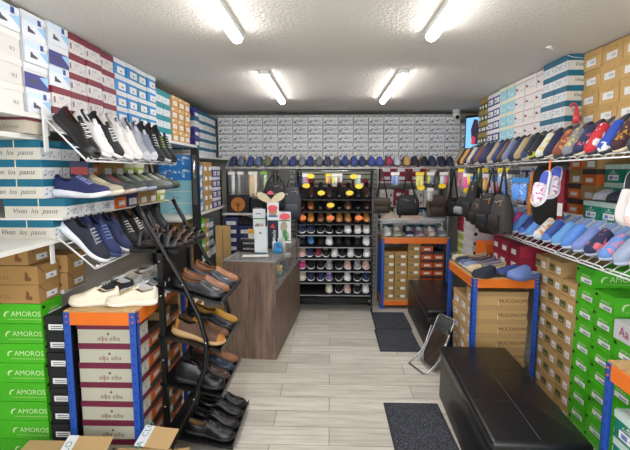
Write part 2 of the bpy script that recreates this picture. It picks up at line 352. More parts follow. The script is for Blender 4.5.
box_kind('kraftring', 'large kraft shoebox', .187, .113, .32, .036, mat('#c9a66c', .75, kind='kraft'), mat('#c09c60', .75, kind='kraft'), None, kt_d, [D_poly('f', RING, mat('#94703c', .7), 1), D_poly('f', [(a*.8+.007, b*.8+.0168) for a, b in RING], mat('#c09c60', .75, kind='kraft'), 2)])
box_kind('lime', 'lime and white shoebox', .165, .095, .3, .035, mat('#a9bd4a', .6), mat('#d9dac2', .6), None, [D_rect('f', -.03, .05, .012, .045, M_LABEL), D_rect('f', -.07, -.04, .02, .04, mat('#7c9030', .6), 1)])
box_kind('lightkraft', 'light brown shoebox', .165, .098, .3, .035, mat('#b28e58', .7), mat('#a8834e', .7), None, [D_rect('f', -.03, .055, .012, .05, M_LABEL)])
box_kind('navy', 'navy labelled shoebox', .165, .1, .3, .03, mat('#222c5c', .55), mat('#2a3468', .55), None, [D_rect('f', -.058, .058, .012, .055, M_LABEL), D_text('f', 'FLY', 0, .032, .02, mat('#222c5c', .55))])
cl = []
for s in 'lf': cl += D_blobs(s, -.13 if s == 'l' else -.06, .13 if s == 'l' else .06, .02, .09, 22, ['#dfeaf6', '#9cc6ee', '#eef3f8', '#7ab2ec'], .012, .024, 21)
cl += D_blobs('l', -.13, -.03, .04, .07, 3, ['#c04860'], .006, .012, 22) + [D_rect('f', -.03, .05, .02, .06, M_LABEL, 2)]
box_kind('cloud', 'bright blue cloud-print shoebox', .17, .115, .31, 0, mat('#3088dc', .5), None, None, cl)
ac = [D_rect('f', -.05, .06, .02, .06, M_LABEL, 2)]
for s in 'l': ac += [D_text(s, 'AIR-FLY', 0, .055, .022, M_INK), D_rect(s, -.15, .15, .0, .008, M_WHITE, 1), D_poly(s, [(-.1, .01), (.02, .08), (.05, .08), (-.06, .01)], mat('#a9d8e2', .6), 1)]
box_kind('aqua', 'light aqua shoebox', .17, .105, .31, 0, mat('#93cfdc', .55), None, None, ac)
box_kind('whitetext', 'white shoebox with grey print', .18, .1, .31, .03, mat('#d4d2cc', .6), mat('#dedcd6', .6), None, [D_text('f', 'Walk', -.02, .035, .03, mat('#83858a', .6)), D_rect('f', .05, .07, .02, .05, mat('#a03040', .6))])
box_kind('pink', 'magenta shoebox', .19, .11, .31, 0, mat('#c83a86', .55), None, None, [D_rect('f', -.01, .03, .02, .09, mat('#a82068', .5))])
box_kind('greyflat', 'grey shoebox', .17, .11, .3, .03, mat('#8a939c', .6), mat('#6c7680', .6), None, [D_rect('f', -.05, .0, .07, .078, M_LABEL)])
box_kind('blackwhite', 'white shoebox with black badge', .2, .095, .31, .025, mat('#cfcdd2', .6), mat('#c4c3ca', .6), None, [D_poly('f', [(-.07+.018*math.cos(t*PI/4), .035+.018*math.sin(t*PI/4)) for t in range(8)], M_BLACK), D_rect('f', -.03, .08, .05, .056, mat('#9a98a0', .6))])

# ---------------------------------------------------------------- shoes
def interp(tab, t):
    for (a, va), (b, vb) in zip(tab, tab[1:]):
        if t <= b:
            k = (t-a)/(b-a) if b > a else 0; k = k*k*(3-2*k) * .5 + k*.5; return va + (vb-va)*k
    return tab[-1][1]
WT = [(0, .0), (.015, .30), (.05, .52), (.12, .66), (.25, .70), (.42, .68), (.6, .86), (.74, .98), (.84, .92), (.92, .72), (.97, .46), (1, .0)]
SHAPES = {
 # height profile (fraction of 0.1 m), opening t0..t1, half-opening in s, sole thickness heel/toe, flags
 'sneaker': dict(H=[(0, .62), (.03, .78), (.12, .66), (.28, .58), (.42, .84), (.55, .70), (.7, .52), (.85, .42), (.95, .30), (1, .1)], o=(.05, .46), so=.5, st=(.032, .022), lace=5, W=.1, L=.285, tongue=True, lip=1.06),
 'runner': dict(H=[(0, .60), (.03, .80), (.12, .66), (.28, .56), (.42, .86), (.55, .70), (.7, .50), (.85, .40), (.95, .28), (1, .1)], o=(.05, .44), so=.5, st=(.042, .024), lace=5, W=.1, L=.295, tongue=True, lip=1.12),
 'loafer': dict(H=[(0, .52), (.04, .62), (.15, .52), (.3, .45), (.48, .62), (.6, .56), (.75, .42), (.88, .36), (.96, .24), (1, .08)], o=(.05, .50), so=.56, st=(.020, .011), lace=0, W=.098, L=.29, tongue=False, lip=1.04),
 'oxford': dict(H=[(0, .56), (.04, .66), (.15, .56), (.3, .52), (.42, .74), (.55, .66), (.72, .46), (.88, .38), (.96, .26), (1, .08)], o=(.05, .42), so=.5, st=(.025, .014), lace=4, W=.1, L=.29, tongue=True, lip=1.06),
 'boot': dict(H=[(0, .9), (.04, 1.1), (.15, 1.08), (.3, 1.1), (.4, 1.05), (.52, .74), (.7, .50), (.88, .40), (.96, .28), (1, .08)], o=(.05, .36), so=.45, st=(.034, .022), lace=5, W=.1, L=.285, tongue=True, lip=1.08),
 'ballet': dict(H=[(0, .42), (.04, .48), (.15, .40), (.35, .30), (.6, .34), (.72, .36), (.86, .30), (.96, .18), (1, .06)], o=(.05, .66), so=.66, st=(.02, .012), lace=0, W=.088, L=.25, tongue=False, lip=1.03),
 'mule': dict(H=[(0, .1), (.4, .3), (.44, .66), (.6, .60), (.78, .48), (.9, .38), (.97, .24), (1, .08)], o=(0, .43), so=2, st=(.028, .018), lace=0, W=.098, L=.275, tongue=False, lip=1.05),
}
SC = {}
def shoe_meshes(shape, cols, hi):
    """cols: (upper, sole, lining, lace, toe)"""
    key = (shape, cols, hi)
    if key in SC: return SC[key]
    S = SHAPES[shape]; L, W = S['L'], S['W']/2; up, so, li, la, toe = cols
    dk = lambda c: '#0c0d10' if c in ('#17181b', '#1b1c20', '#15161a', '#1c1e24', '#1d1d20', '#131316', '#101012', '#1a1b1e', '#1c1d22', '#1d1f24', '#121316') else c
    up, so, toe, li = dk(up), dk(so), dk(toe), dk(li)
    fab = 'leather' if shape in ('loafer', 'oxford', 'boot') else 'fabric'; rg = .3 if fab == 'leather' else .75
    MU, MS, MI, ML, MT = mat(up, rg, kind=fab), mat(so, .6), mat(li, .8), mat(la, .7), mat(toe, rg, kind=fab)
    nt, ns = (26, 15) if hi else (15, 9)
    ts = sorted(set([round(.5-.5*math.cos(PI*i/(nt-1)), 4) for i in range(nt)] + [S['o'][0], S['o'][1]]))
    def hw(t): return max(interp(WT, t), .02)*W
    def cy(t): return W*.13*math.sin(PI*min(max((t-.2)/.8, 0), 1))
    def soleth(t): return S['st'][0] + (S['st'][1]-S['st'][0])*min(max((t-.15)/.5, 0), 1)
    def spring(t): return .012*max(t-.72, 0)**2/.0784
    def x(t): return (t-.5)*L
    def sec(t, s, k=1., drop=0.):
        a = s*PI/2; yy = hw(t)*math.copysign(abs(math.sin(a))**.75, s); zz = interp(S['H'], t)*.1*abs(math.cos(a))**.62
        return (x(t)*(.985 if k < 1 else 1), cy(t)+yy*k, soleth(t)+spring(t)+zz*k-.004-drop)
    def surf(k, m, mtoe, drop=0.):
        mb = MB(); ss = [-1+2*j/(ns-1) for j in range(ns)]
        if S['so'] < 1:
            ss = sorted(set([round(v, 4) for v in ss if abs(abs(v)-S['so']) > .06] + [-S['so'], S['so']]))
        vs = [sec(t, s, k, drop) for t in ts for s in ss]; n = len(ss); fu = []; ft = []
        for i in range(len(ts)-1):
            tm = (ts[i]+ts[i+1])/2
            for j in range(n-1):
                sm_ = abs((ss[j]+ss[j+1])/2)
                if S['o'][0] < tm < S['o'][1] and sm_ < S['so']: continue
                (ft if tm > .86 or (mtoe != m and tm < .1) else fu).append((i*n+j, (i+1)*n+j, (i+1)*n+j+1, i*n+j+1))
        mb.add(vs, fu, m, None, True); o = 0
        k2 = mb.mi(mtoe)
        for f in ft: mb.f.append(list(f)); mb.m.append(k2); mb.sm.append(True)
        return mb
    mu = surf(1., MU, MT)
    # rolled collar around the opening
    t0, t1 = S['o']; so_ = S['so']
    if so_ < 1:
        tr = [t for t in ts if t0 <= t <= t1]
        loop = [sec(t, so_) for t in tr] + [sec(t1, s) for s in (so_*.5, 0, -so_*.5)] + [sec(t, -so_) for t in reversed(tr)] + [sec(t0, s) for s in (-so_*.5, 0, so_*.5)]
        mu.tube(loop, .0032, MU, 5, closed=True)
    else:
        mu.tube([sec(t1, s) for s in [-1+.25*i for i in range(9)]], .0026, MT, 5)
    mi_ = surf(.92, MI, MI, .001)
    ins = [(x(t)*.97, cy(t)+sg*hw(t)*.93, soleth(t)+spring(t)+.004) for sg in (1, -1) for t in (ts if sg == 1 else ts[::-1])]
    mi_.add(ins, [tuple(range(len(ins)))[::-1]], MI)
    # sole
    ms = MB(); lip = S['lip']; rings = []
    for (zf, k) in ((0., .93), (.35, lip), (1., lip*.985), (1.02, .9)):
        rings.append([(x(t)*(1+(k-1)*.4)+(.004 if k > 1.1 and t < .1 and zf > .3 else 0)*-1, cy(t)+sg*hw(t)*k+sg*.0006, soleth(t)*zf+spring(t)) for sg in (1, -1) for t in (ts if sg == 1 else ts[::-1])])
    n = len(rings[0]); fs = []
    for r in range(len(rings)-1):
        for i in range(n): j = (i+1) % n; fs.append((r*n+j, r*n+i, (r+1)*n+i, (r+1)*n+j))
    fs.append(tuple(range(n))); ms.add(sum(rings, []), fs, MS, None, True)
    out = [('upper', mu.mesh('upper')), ('lining', mi_.mesh('lining')), ('sole', ms.mesh('sole'))]
    if S['lace'] and (hi or True):
        ml = MB(); a, b = t1-.01, t1+.26
        for q in range(S['lace']):
            t = a + (b-a)*(q+.4)/S['lace']; sp = .42
            t2 = a + (b-a)*(q+.9)/S['lace']
            def P(tt, s): p = sec(tt, s); return (p[0], p[1], p[2]+.0035)
            ml.tube([P(t, -sp), P((t+t2)/2, 0), P(t, sp)], .0026, ML, 4)
            if hi: ml.tube([P(t, sp), P((t+t2)/2, .1), P(t2, -sp)], .002, ML, 4)
        out.append(('laces', ml.mesh('laces')))
        if hi:
            mt = MB(); tw = .022; top = interp(S['H'], t1)*.1
            c0 = Vector(sec(t1+.06, 0)); c1 = Vector((x(t1)-.035, cy(t1), c0.z+.022))
            vs = []; 
            for f_ in (0, .5, 1):
                c = c0.lerp(c1, f_); 
                for yy, dz in ((-tw, -.006), (0, .002), (tw, -.006)): vs.append((c.x, c.y+yy*(1-.15*f_), c.z+dz-.004))
            vs += [(v[0]+.002, v[1], v[2]-.005) for v in vs]
            fs = []
            for i in range(2):
                for j in range(2): a_ = i*3+j; fs += [(a_, a_+1, a_+4, a_+3), (a_+9, a_+12, a_+13, a_+10)]
            fs += [(6, 7, 16, 15), (7, 8, 17, 16), (0, 3, 12, 9), (3, 6, 15, 12), (2, 11, 14, 5), (5, 14, 17, 8)]
            mt.add(vs, fs, MT, None, True); out.append(('tongue', mt.mesh('tongue')))
    SC[key] = out; return out
KNAME = {'sneaker': ('sneaker', 'sneaker'), 'runner': ('running_shoe', 'running shoe'), 'loafer': ('loafer', 'loafer'), 'oxford': ('lace_up_shoe', 'lace-up shoe'),
         'boot': ('ankle_boot', 'boot'), 'ballet': ('ballet_flat', 'flat shoe'), 'mule': ('slipper', 'slipper')}
def shoe(shape, cols, loc, yaw, pitch, label, group, hi=False, flip=False, roll=0.):
    nm, cat = KNAME[shape]
    t = thing(nm, label, cat, loc, (roll, pitch, yaw), group)
    for n_, me in shoe_meshes(shape, cols, hi): mobj(n_, me, t)
    if flip: t.scale = (1, -1, 1)
    return t
# colour sets: upper, sole, lining, lace, toe
def C(u, s='#e6e6e4', l='#3a3c42', la=None, toe=None): return (u, s, l, la or u, toe or u)
def sandal(loc, yaw, pitch, label, group, colr='#3a2a22', sole='#2a2422'):
    t = thing('sandal', label, 'sandal', loc, (0, pitch, yaw), group); L, W = .28, .05
    key = ('sandal', colr, sole)
    if key not in SC:
        ts = [i/14 for i in range(15)]
        def hw(tt): return max(interp(WT, tt), .02)*W
        ms = MB(); rings = []
        for z, k in ((0, .95), (.02, 1.04), (.026, .98)):
            rings.append([((tt-.5)*L, sg*hw(tt)*k, z + .012*math.cos(tt*PI)*.5+.006) for sg in (1, -1) for tt in (ts if sg == 1 else ts[::-1])])
        n = len(rings[0]); fs = [(r*n+(i+1) % n, r*n+i, (r+1)*n+i, (r+1)*n+(i+1) % n) for r in range(2) for i in range(n)] + [tuple(range(n)), tuple(2*n+i for i in range(n))[::-1]]
        ms.add(sum(rings, []), fs, mat(sole, .7), None, True); res = [('sole', ms.mesh('sole'))]
        for (ta, wd, hh) in ((.86, .03, .03), (.72, .035, .05), (.52, .03, .062), (.16, .022, .07)):
            mb = MB(); vs = []
            for a in range(9):
                an = PI*a/8
                for dx, e in ((-wd/2, 0), (wd/2, 0), (wd/2, .0035), (-wd/2, .0035)):
                    x_ = (ta-.5)*L+dx; vs.append((x_, math.cos(an)*(hw(ta)*1.0+e), .014+math.sin(an)*(hh+e)))
            fs = []
            for a in range(8):
                b = a*4
                for j in range(4): j2 = (j+1) % 4; fs.append((b+j, b+j2, b+4+j2, b+4+j))
            mb.add(vs, fs, mat(colr, .5, kind='leather'), None, True); res.append(('strap', mb.mesh('strap')))
        SC[key] = res
    for n_, me in SC[key]: mobj(n_, me, t)
    return t

# ================================================================ THE ROOM
XW0, XW1, YB, YF, ZC = -1.78, 1.98, 6.0, -1.3, 2.335
struct(MB().box(XW0-.1, XW1+.1, YF-.1, YB+.1, -.1, 0, M_FLOOR).obj('floor'))
struct(MB().box(XW0-.1, XW1+.1, YF-.1, YB+.1, ZC, ZC+.1, M_CEIL).obj('ceiling'))
struct(MB().box(XW0-.1, XW0, YF-.1, YB+.1, 0, ZC, M_WALL).obj('wall_left'))
struct(MB().box(XW1, XW1+.1, YF-.1, YB+.1, 0, ZC, M_WALL).obj('wall_right'))
struct(MB().box(XW0, XW1, YB, YB+.1, 0, ZC, M_WALL).obj('wall_back'))
b = MB(); b.box(XW0, -1.3, YF-.1, YF, 0, ZC, M_WALL); b.box(1.5, XW1, YF-.1, YF, 0, ZC, M_WALL); b.box(-1.3, 1.5, YF-.1, YF, 2.15, ZC, M_WALL)
struct(b.obj('wall_front'))
# ceiling battens: lamp body, glowing tube
for (lx, ly, where) in ((-.5, 1.85, 'near the camera above the counter side'), (.53, 1.85, 'near the camera above the bench side'),
                        (-.49, 4.06, 'towards the back wall on the counter side'), (.53, 4.06, 'towards the back wall on the bench side'),
                        (-.5, -.35, 'beside the entrance on the counter side'), (.53, -.35, 'beside the entrance on the bench side')):
    t = thing('ceiling_light', 'long white tube light on the ceiling, ' + where, 'light', (lx, ly, ZC), 0, 'tube lights on the ceiling')
    MB().box(-.032, .032, -.66, .66, -.03, -.0005, M_WHITE, taper=.0).obj('housing', t)
    m = MB(); vs = []; n = 8
    vs = [(.03*math.cos(PI+PI*j/n), y, -.03+.028*math.sin(PI+PI*j/n)) for y in (-.64, .64) for j in range(n+1)]
    m.add(vs, [(j, n+1+j, n+2+j, j+1) for j in range(n)] + [tuple(range(n+1)), tuple(n+1+j for j in range(n+1))[::-1]], mat('#fffaf8', .5, kind='lamp', emit=TUBE_STRENGTH), None, True)
    m.obj('tube', t)

# ---------------------------------------------------------------- shelving on the walls
def wall_board(x0, x1, y0, y1, z, label, th=.022, m=None):
    o = MB().box(x0, x1, y0, y1, z-th, z, m or M_WHITE).obj('shelf_board'); return tag(o, label, 'shelf', 'white shelf boards on the walls')
LS, RS = 'counter-side high shelf', 'bench-side high shelf'
wall_board(XW0, -1.38, 1.2, 2.235, 1.868, 'white shelf board under the plain white shoeboxes nearest the camera')
wall_board(XW0, -1.38, 2.24, 3.62, 1.82, 'long white shelf board under the maroon and blue shoeboxes')
wall_board(XW0, -1.36, 3.625, 4.62, 1.86, 'white shelf board under the turquoise and tan shoeboxes')
wall_board(XW0, -1.36, 4.625, 5.62, 1.76, 'white corner shelf board under violet and turquoise shoeboxes')
wall_board(XW0, 1.82, 5.625, YB, 1.76, 'long white shelf board across the back wall')
wall_board(1.58, XW1, 1.5, 5.3, 1.762, 'long white shelf board above the patterned slippers')

# counter-side high boxes: nearest first
zt = 2.33
for keys, y0, z0, rows, nm, ref in (
    (['plainwhite', 'plainwhite', 'plainwhite'], 1.385, 1.868, [4, 4, 4], 'the end nearest the camera', None),):
    pass
grp = 'shoeboxes on the counter-side high shelf'
def col(key, y0, z0, where, colref, face='R', fx=-1.385, jit=.006):
    return stack([key], face, fx, y0, z0, len(key), where, grp, colref, jit)
y = 1.34
for i, (ks, rf) in enumerate(((['plainwhite']*4, 'column nearest camera'), (['plainwhite']*4, 'second column from camera'), (['plainwhite', 'plainwhite', 'plainwhite', 'photo'], 'third column from camera'),
                 (['plainwhite', 'plainwhite', 'plainwhite', 'photo'], 'fourth column from camera'))):
    y = col(ks, y, 1.868, 'on ' + LS, rf)
y = 2.065
y = col(['phototall', 'violettall', 'phototall', 'phototall'], y, 1.868, 'on '+LS, 'beside plain white boxes')
y = col(['maroon', 'maroon', 'photo', 'photoviolet', 'photo'], 2.25, 1.82, 'on '+LS, 'left of maroon boxes'.replace('left of', 'before'))
y = col(['maroon']*5, 2.43, 1.82, 'on '+LS, 'maroon column nearest camera')
y = col(['maroon']*5, y, 1.82, 'on '+LS, 'second maroon column')
y = col(['vivan']+['maroon']*4, y, 1.82, 'on '+LS, 'third maroon column')
blcols = ['blue', 'blue', 'blueteal', 'blue']
for i, k in enumerate(blcols):
    y = col([k]*5, y+.001, 1.82, 'on '+LS, f'{nth(i)} blue column beside maroon')
y = 3.63
y = col(['tealwhite']*4, y, 1.86, 'on '+LS, 'turquoise column beside sky blue boxes')
y = col(['tealwhite']*4+[], y, 1.86, 'on '+LS, 'turquoise column beside tan boxes')
for i in range(3): y = col(['tan']*4, y+.01, 1.86, 'on '+LS, f'{nth(i)} tan column beyond turquoise boxes')
y = 4.64
y = col(['vivan', 'purple', 'purple', 'vivan', 'purple'], y, 1.76, 'on '+LS, 'column next to tan boxes')
for i in range(4): y = col(['vivan']*5, y, 1.76, 'on '+LS, f'{nth(i)} teal column before corner')

wall_board(XW0, -1.42, 1.7, 2.24, 1.772, 'narrow white board under the cream box nearest the camera')
box_kind('creamtext', 'flat cream shoebox', .185, .072, .33, .012, mat('#bdb4a4', .7), mat('#6a2a38', .6), None, [D_text('l', 'Donna Carmeli', .06, .03, .024, mat('#8a8276', .7))])
put_box('creamtext', -1.39, 2.14, 1.7725, ROT['R'], 'flat cream shoebox with grey lettering under the shelf of plain white boxes', grp)
# back wall
n = 17
for c in range(16):
    x0 = -1.40 + c*.1868; 
    for r in range(5):
        put_box('back', x0+.0933, 5.655+random.uniform(-.004, .004), 1.76+r*.1045, 0,
                f'white printed shoebox on back wall shelf, {nth(r)} row up, {nth(c)} column from counter side', 'printed shoeboxes on the back wall shelf')
for r in range(4):
    put_box('back', 1.60+.09, 5.655, 1.76+r*.1045, 0, f'white printed shoebox under the security camera, {nth(r)} row up, end of back shelf', 'printed shoeboxes on the back wall shelf')

# bench-side high boxes
grp = 'shoeboxes on the bench-side high shelf'
def colR(keys, y0, where, ref, fx, z0=1.763): return stack([keys], 'L', fx, y0, z0, 1, where, grp, ref, .006)
y = 1.86
for i in range(6):
    y = colR(['kraftring']*5, y, 'on '+RS, f'{nth(5-i)} kraft column from teal boxes', 1.60)
y = 2.99
for i in range(2): y = colR(['vivan']*6, y, 'on '+RS, ('teal column beside kraft boxes', 'teal column beside wine-trim boxes')[i], 1.50)
for i in range(3): y = colR(['wine']*5, y, 'on '+RS, f'{nth(i)} wine-trim column beyond teal', 1.53)
for i in range(2): y = colR(['icy']*5, y, 'on '+RS, f'{nth(i)} aqua column', 1.53)
for i in range(2): y = colR(['navyframe']*5, y, 'on '+RS, f'{nth(i)} navy-front column', 1.54)
for i in range(2): y = colR(['olive']*5 if i == 0 else ['olive']*5, y, 'on '+RS, f'{nth(i)} olive column before television', 1.56)

# television, security camera, ceiling hook, round red tag
t = thing('television', 'small wall television showing blue screen, hung at back corner above red box', 'television', (1.69, 5.40, 2.05), -.95)
MB().rbox(-.15, .15, 0, .04, -.22, .2, .008, M_BLACK).obj('casing', t)
MB().add([(-.13, -.002, -.18), (.13, -.002, -.18), (.13, -.002, .17), (-.13, -.002, .17)], [(0, 1, 2, 3)], mat('#6fa8dc', .3, kind='screen', emit=.7)).add(
    [(-.04, -.004, -.14), (.04, -.004, -.14), (.06, -.004, .02), (.03, -.004, .14), (-.02, -.004, .15), (-.06, -.004, .03)], [(0, 1, 2, 3, 4, 5)], mat('#3a3048', .3, kind='screen', emit=.3)).add(
    [(-.05, -.005, -.13), (.0, -.005, -.14), (.01, -.005, -.06), (-.04, -.005, -.04)], [(0, 1, 2, 3)], mat('#b83a48', .3, kind='screen', emit=.5)).obj('screen', t)
MB().tube([(0, .03, 0), (.12, .10, 0), (.22, .12, 0)], .02, M_BLACK).obj('wall_mount', t)
t = thing('security_camera', 'white dome security camera where back wall meets ceiling', 'camera', (1.52, 5.6, ZC))
b = MB(); b.tube([(0, 0, 0), (0, 0, -.035)], .05, M_WHITE, 14); b.obj('base', t)
b = MB(); b.tube([(0, 0, -.035), (0, 0, -.07), (0, -.01, -.1), (0, -.02, -.125)], [.045, .046, .036, .01], M_WHITE, 14); b.obj('head', t)
b = MB(); b.tube([(0, -.02, -.085), (0, -.055, -.1)], [.024, .02], M_BLACK, 12); b.obj('lens', t)
t = thing('ceiling_hook', 'small clear ceiling hook with thin wire above teal boxes', 'hook', (1.30, 2.82, ZC))
MB().tube([(0, 0, 0), (0, 0, -.012)], .014, M_WHITE, 10).tube([(-.02, 0, -.006), (.02, .01, -.014)], .006, M_WHITE).obj('hook_plate', t)
MB().tube([(0, 0, -.012), (.08, .06, -.02), (.2, .12, -.035), (.3, .16, -.033), (.36, .2, -.01)], .002, M_WIRE, 5).obj('wire', t)
o = MB().tube([(.0, 0, .13), (-.005, 0, .145), (-.022, 0, .15), (-.035, 0, .14), (-.03, 0, .125)], .007, mat('#d8444e', .4)).tube([(0, 0, .13), (.006, 0, .06), (.0, 0, .03)], [.009, .022, .022], mat('#d8444e', .4), 8).obj('shoe_hanger', None, (1.52, 2.90, 1.865))
tag(o, 'pink-red plastic hook hanging in front of teal shoeboxes', 'hanger')

# ---------------------------------------------------------------- wire shelves
def wire_shelf(name, label, A, B, C_, D, nw=8, lip=.05, r=.0045, rods=14, feet=True):
    """A,B back edge (near, far), C_,D front edge (near, far)"""
    A, B, C_, D = map(Vector, (A, B, C_, D)); t = thing(name, label, 'wire shelf')
    m = MB(); U = Vector((0, 0, lip))
    m.tube([A, B], r, M_WIRE); m.tube([C_, D], r, M_WIRE); m.tube([A, C_], r, M_WIRE); m.tube([B, D], r, M_WIRE)
    for i in range(1, 3): m.tube([A.lerp(C_, i/3), B.lerp(D, i/3)], r*.8, M_WIRE, 5)
    m.obj('frame', t)
    m = MB()
    for i in range(rods+1):
        f = i/rods; m.tube([A.lerp(B, f), C_.lerp(D, f)], r*.6, M_WIRE, 4)
    m.obj('grid', t)
    m = MB(); out = (C_-A).normalized(); out.z = 0; out.normalize(); k = max(3, int((D-C_).length/.22)); n = (Vector((0,0,1))*.75 + out*.35)*lip
    p0 = []
    for i in range(k):
        f0, f1, f2, f3 = i/k, (i+.12)/k, (i+.25)/k, (i+1)/k
        p0 += [C_.lerp(D, f0)+n, C_.lerp(D, f1)+n*.2+Vector((0, 0, -.0)), C_.lerp(D, f2)+n]
    p0.append(D+n); m.tube(p0, r*.9, M_WIRE, 5); m.tube([C_, C_+n], r, M_WIRE, 5); m.tube([D, D+n], r, M_WIRE, 5)
    m.obj('lip', t)
    for P_ in (A, B): MB().box(P_.x-.004, P_.x+.004, P_.y-.014, P_.y+.014, P_.z-.16, P_.z+.05, M_WIRE).obj('bracket', t)
    return t
wire_shelf('wire_shelf', 'white sloping wire shelf under black and white sneakers, topmost on counter side', (-1.365, 2.15, 1.85), (-1.365, 3.40, 1.85), (-1.17, 2.15, 1.648), (-1.17, 3.40, 1.648), lip=.02)
wire_shelf('wire_shelf', 'white sloping wire shelf holding navy sneakers above the cream sneakers', (-1.385, 2.17, 1.30), (-1.385, 3.25, 1.30), (-1.17, 2.17, 1.115), (-1.17, 3.25, 1.135), lip=.025)
wire_shelf('wire_shelf', 'long white wire shelf holding dark patterned slippers under kraft boxes', (1.485, 1.7, 1.85), (1.485, 4.72, 1.82), (1.30, 1.7, 1.665), (1.30, 4.72, 1.635), lip=.025, rods=40)
wire_shelf('wire_shelf', 'long white wire shelf holding pastel blue and pink slippers', (1.565, 1.70, 1.275), (1.565, 3.98, 1.265), (1.335, 1.70, 1.12), (1.335, 3.98, 1.105), lip=.025, rods=30)
# shelf uprights on the counter side
for (x, y, z0, z1, lb) in ((-1.44, 3.66, 0, 1.86, 'black shelf upright behind the hiking sneakers'), (-1.205, 4.02, 0, 1.80, 'black shelf upright between the blue cloud boxes and olive boxes')):
    t = thing('shelf_upright', lb, 'post', (x, y, 0)); MB().box(-.03, .03, -.03, .03, 0, z1, M_BLACK).obj('post', t)
    MB().box(-.05, .05, -.05, .05, 0.0005, .02, M_BLACK).obj('base_plate', t)
    MB().box(-.02, .02, -.0335, -.0305, z1-.5, z1-.06, mat('#5a5c60', .4, .5, kind='metal')).tube([(0, -.045, z1-.1), (.0, -.055, z1-.2), (.012, -.045, z1-.27)], .012, M_STEEL).obj('clip', t)

# ---------------------------------------------------------------- blue and orange workbenches
def rack_table(label, x0, x1, y0, y1, H, foot_beam=None, levels=(), bh=.065):
    t = thing('storage_table', label, 'shelf table', ((x0+x1)/2, (y0+y1)/2, 0), 0, 'blue and orange shelf tables')
    hx, hy = (x1-x0)/2, (y1-y0)/2; e = .036
    for sx in (-1, 1):
        for sy in (-1, 1):
            m = MB(); X0, X1 = sorted((sx*hx, sx*(hx-e))); Y0, Y1 = sorted((sy*hy, sy*(hy-e)))
            m.box(X0, X1, *sorted((sy*hy, sy*(hy-.003))), 0.0005, H-.002, M_BLUEM); m.box(*sorted((sx*hx, sx*(hx-.003))), Y0, Y1, 0.0005, H-.002, M_BLUEM)
            for k in range(int(H/.05)):
                z = .03+k*.05
                m.add([(X0+.011, sy*(hy+.0006), z), (X0+.018, sy*(hy+.0006), z), (X0+.018, sy*(hy+.0006), z+.014), (X0+.011, sy*(hy+.0006), z+.014)], [(0, 1, 2, 3)], mat('#122f70', .5))
                m.add([(sx*(hx+.0006), Y0+.011, z), (sx*(hx+.0006), Y0+.018, z), (sx*(hx+.0006), Y0+.018, z+.014), (sx*(hx+.0006), Y0+.011, z+.014)], [(0, 1, 2, 3)], mat('#122f70', .5))
            m.obj('post', t)
            for dz in (.02, .05):
                MB().tube([(sx*(hx-.018), sy*hy, H-dz), (sx*(hx-.018), sy*(hy+.004), H-dz)], .005, M_ORANGE, 6).obj('rivet', t); MB().tube([(sx*hx, sy*(hy-.018), H-dz), (sx*(hx+.004), sy*(hy-.018), H-dz)], .005, M_ORANGE, 6).obj('rivet', t)
    for (zt_, hb) in [(H, bh)] + [(l, .05) for l in levels]:
        for s in (-1, 1):
            MB().box(-hx+e, hx-e, *sorted((s*(hy+.001), s*(hy-.02))), zt_-hb, zt_-.001, M_ORANGE).obj('beam', t)
            MB().box(*sorted((s*(hx+.001), s*(hx-.02))), -hy+e, hy-e, zt_-hb, zt_-.001, M_ORANGE).obj('beam', t)
        MB().box(-hx+.004, hx-.004, -hy+.004, hy-.004, zt_-.001, zt_+.007, M_BOARD).obj('shelf_panel', t)
    return t
rack_table('blue and orange shelf table carrying cream sneakers over burgundy-lidded boxes', -1.325, -.955, 2.12, 2.88, .905)
rack_table('blue and orange shelf table at the back under pastel running shoes', .59, 1.375, 5.12, 5.5, .84, levels=(.1,))
rack_table('blue and orange shelf table carrying clogs beside the folding mirror', 1.015, 1.485, 3.16, 3.82, .84)
rack_table('blue and orange shelf table over sea green boxes at end of bench', 1.10, 1.55, .95, 1.75, .85)

# ---------------------------------------------------------------- benches
def bench(label, x, y, rz, Lx, Ly, H):
    t = thing('storage_bench', label, 'bench', (x, y, 0), rz); ml = mat('#0e0f11', .33, kind='leather')
    b = MB().rbox(-Lx/2, Lx/2, -Ly/2, Ly/2, .012, H-.07, .012, mat('#0f0f11', .42, kind='leather')); b.obj('body', t)
    b = MB().rbox(-Lx/2-.006, Lx/2+.006, -Ly/2-.006, Ly/2+.006, H-.068, H, .022, ml, 4); b.obj('cushion_lid', t)
    b = MB()
    b.tube([(.0, -Ly/2+.02, H+.0005), (.0, Ly/2-.02, H+.0005)], .0022, mat('#3b3d42', .4), 5)
    for f in (-.17, .17): b.tube([(-Lx/2+.02, f*Ly, H+.0003), (Lx/2-.02, f*Ly, H+.0003)], .0015, mat('#08090a', .5), 4)
    b.obj('seam', t)
    for sx in (-1, 1):
        for sy in (-1, 1): MB().tube([(sx*(Lx/2-.05), sy*(Ly/2-.05), 0.0), (sx*(Lx/2-.05), sy*(Ly/2-.05), .014)], .018, M_BLACK, 8).obj('foot', t)
    return t
bench('long black leather storage bench in front of green boxes', .985, 2.50, -.035, .445, 1.13, .38)
bench('black leather storage bench before the back table', 1.085, 4.46, -.02, .41, 1.12, .38)

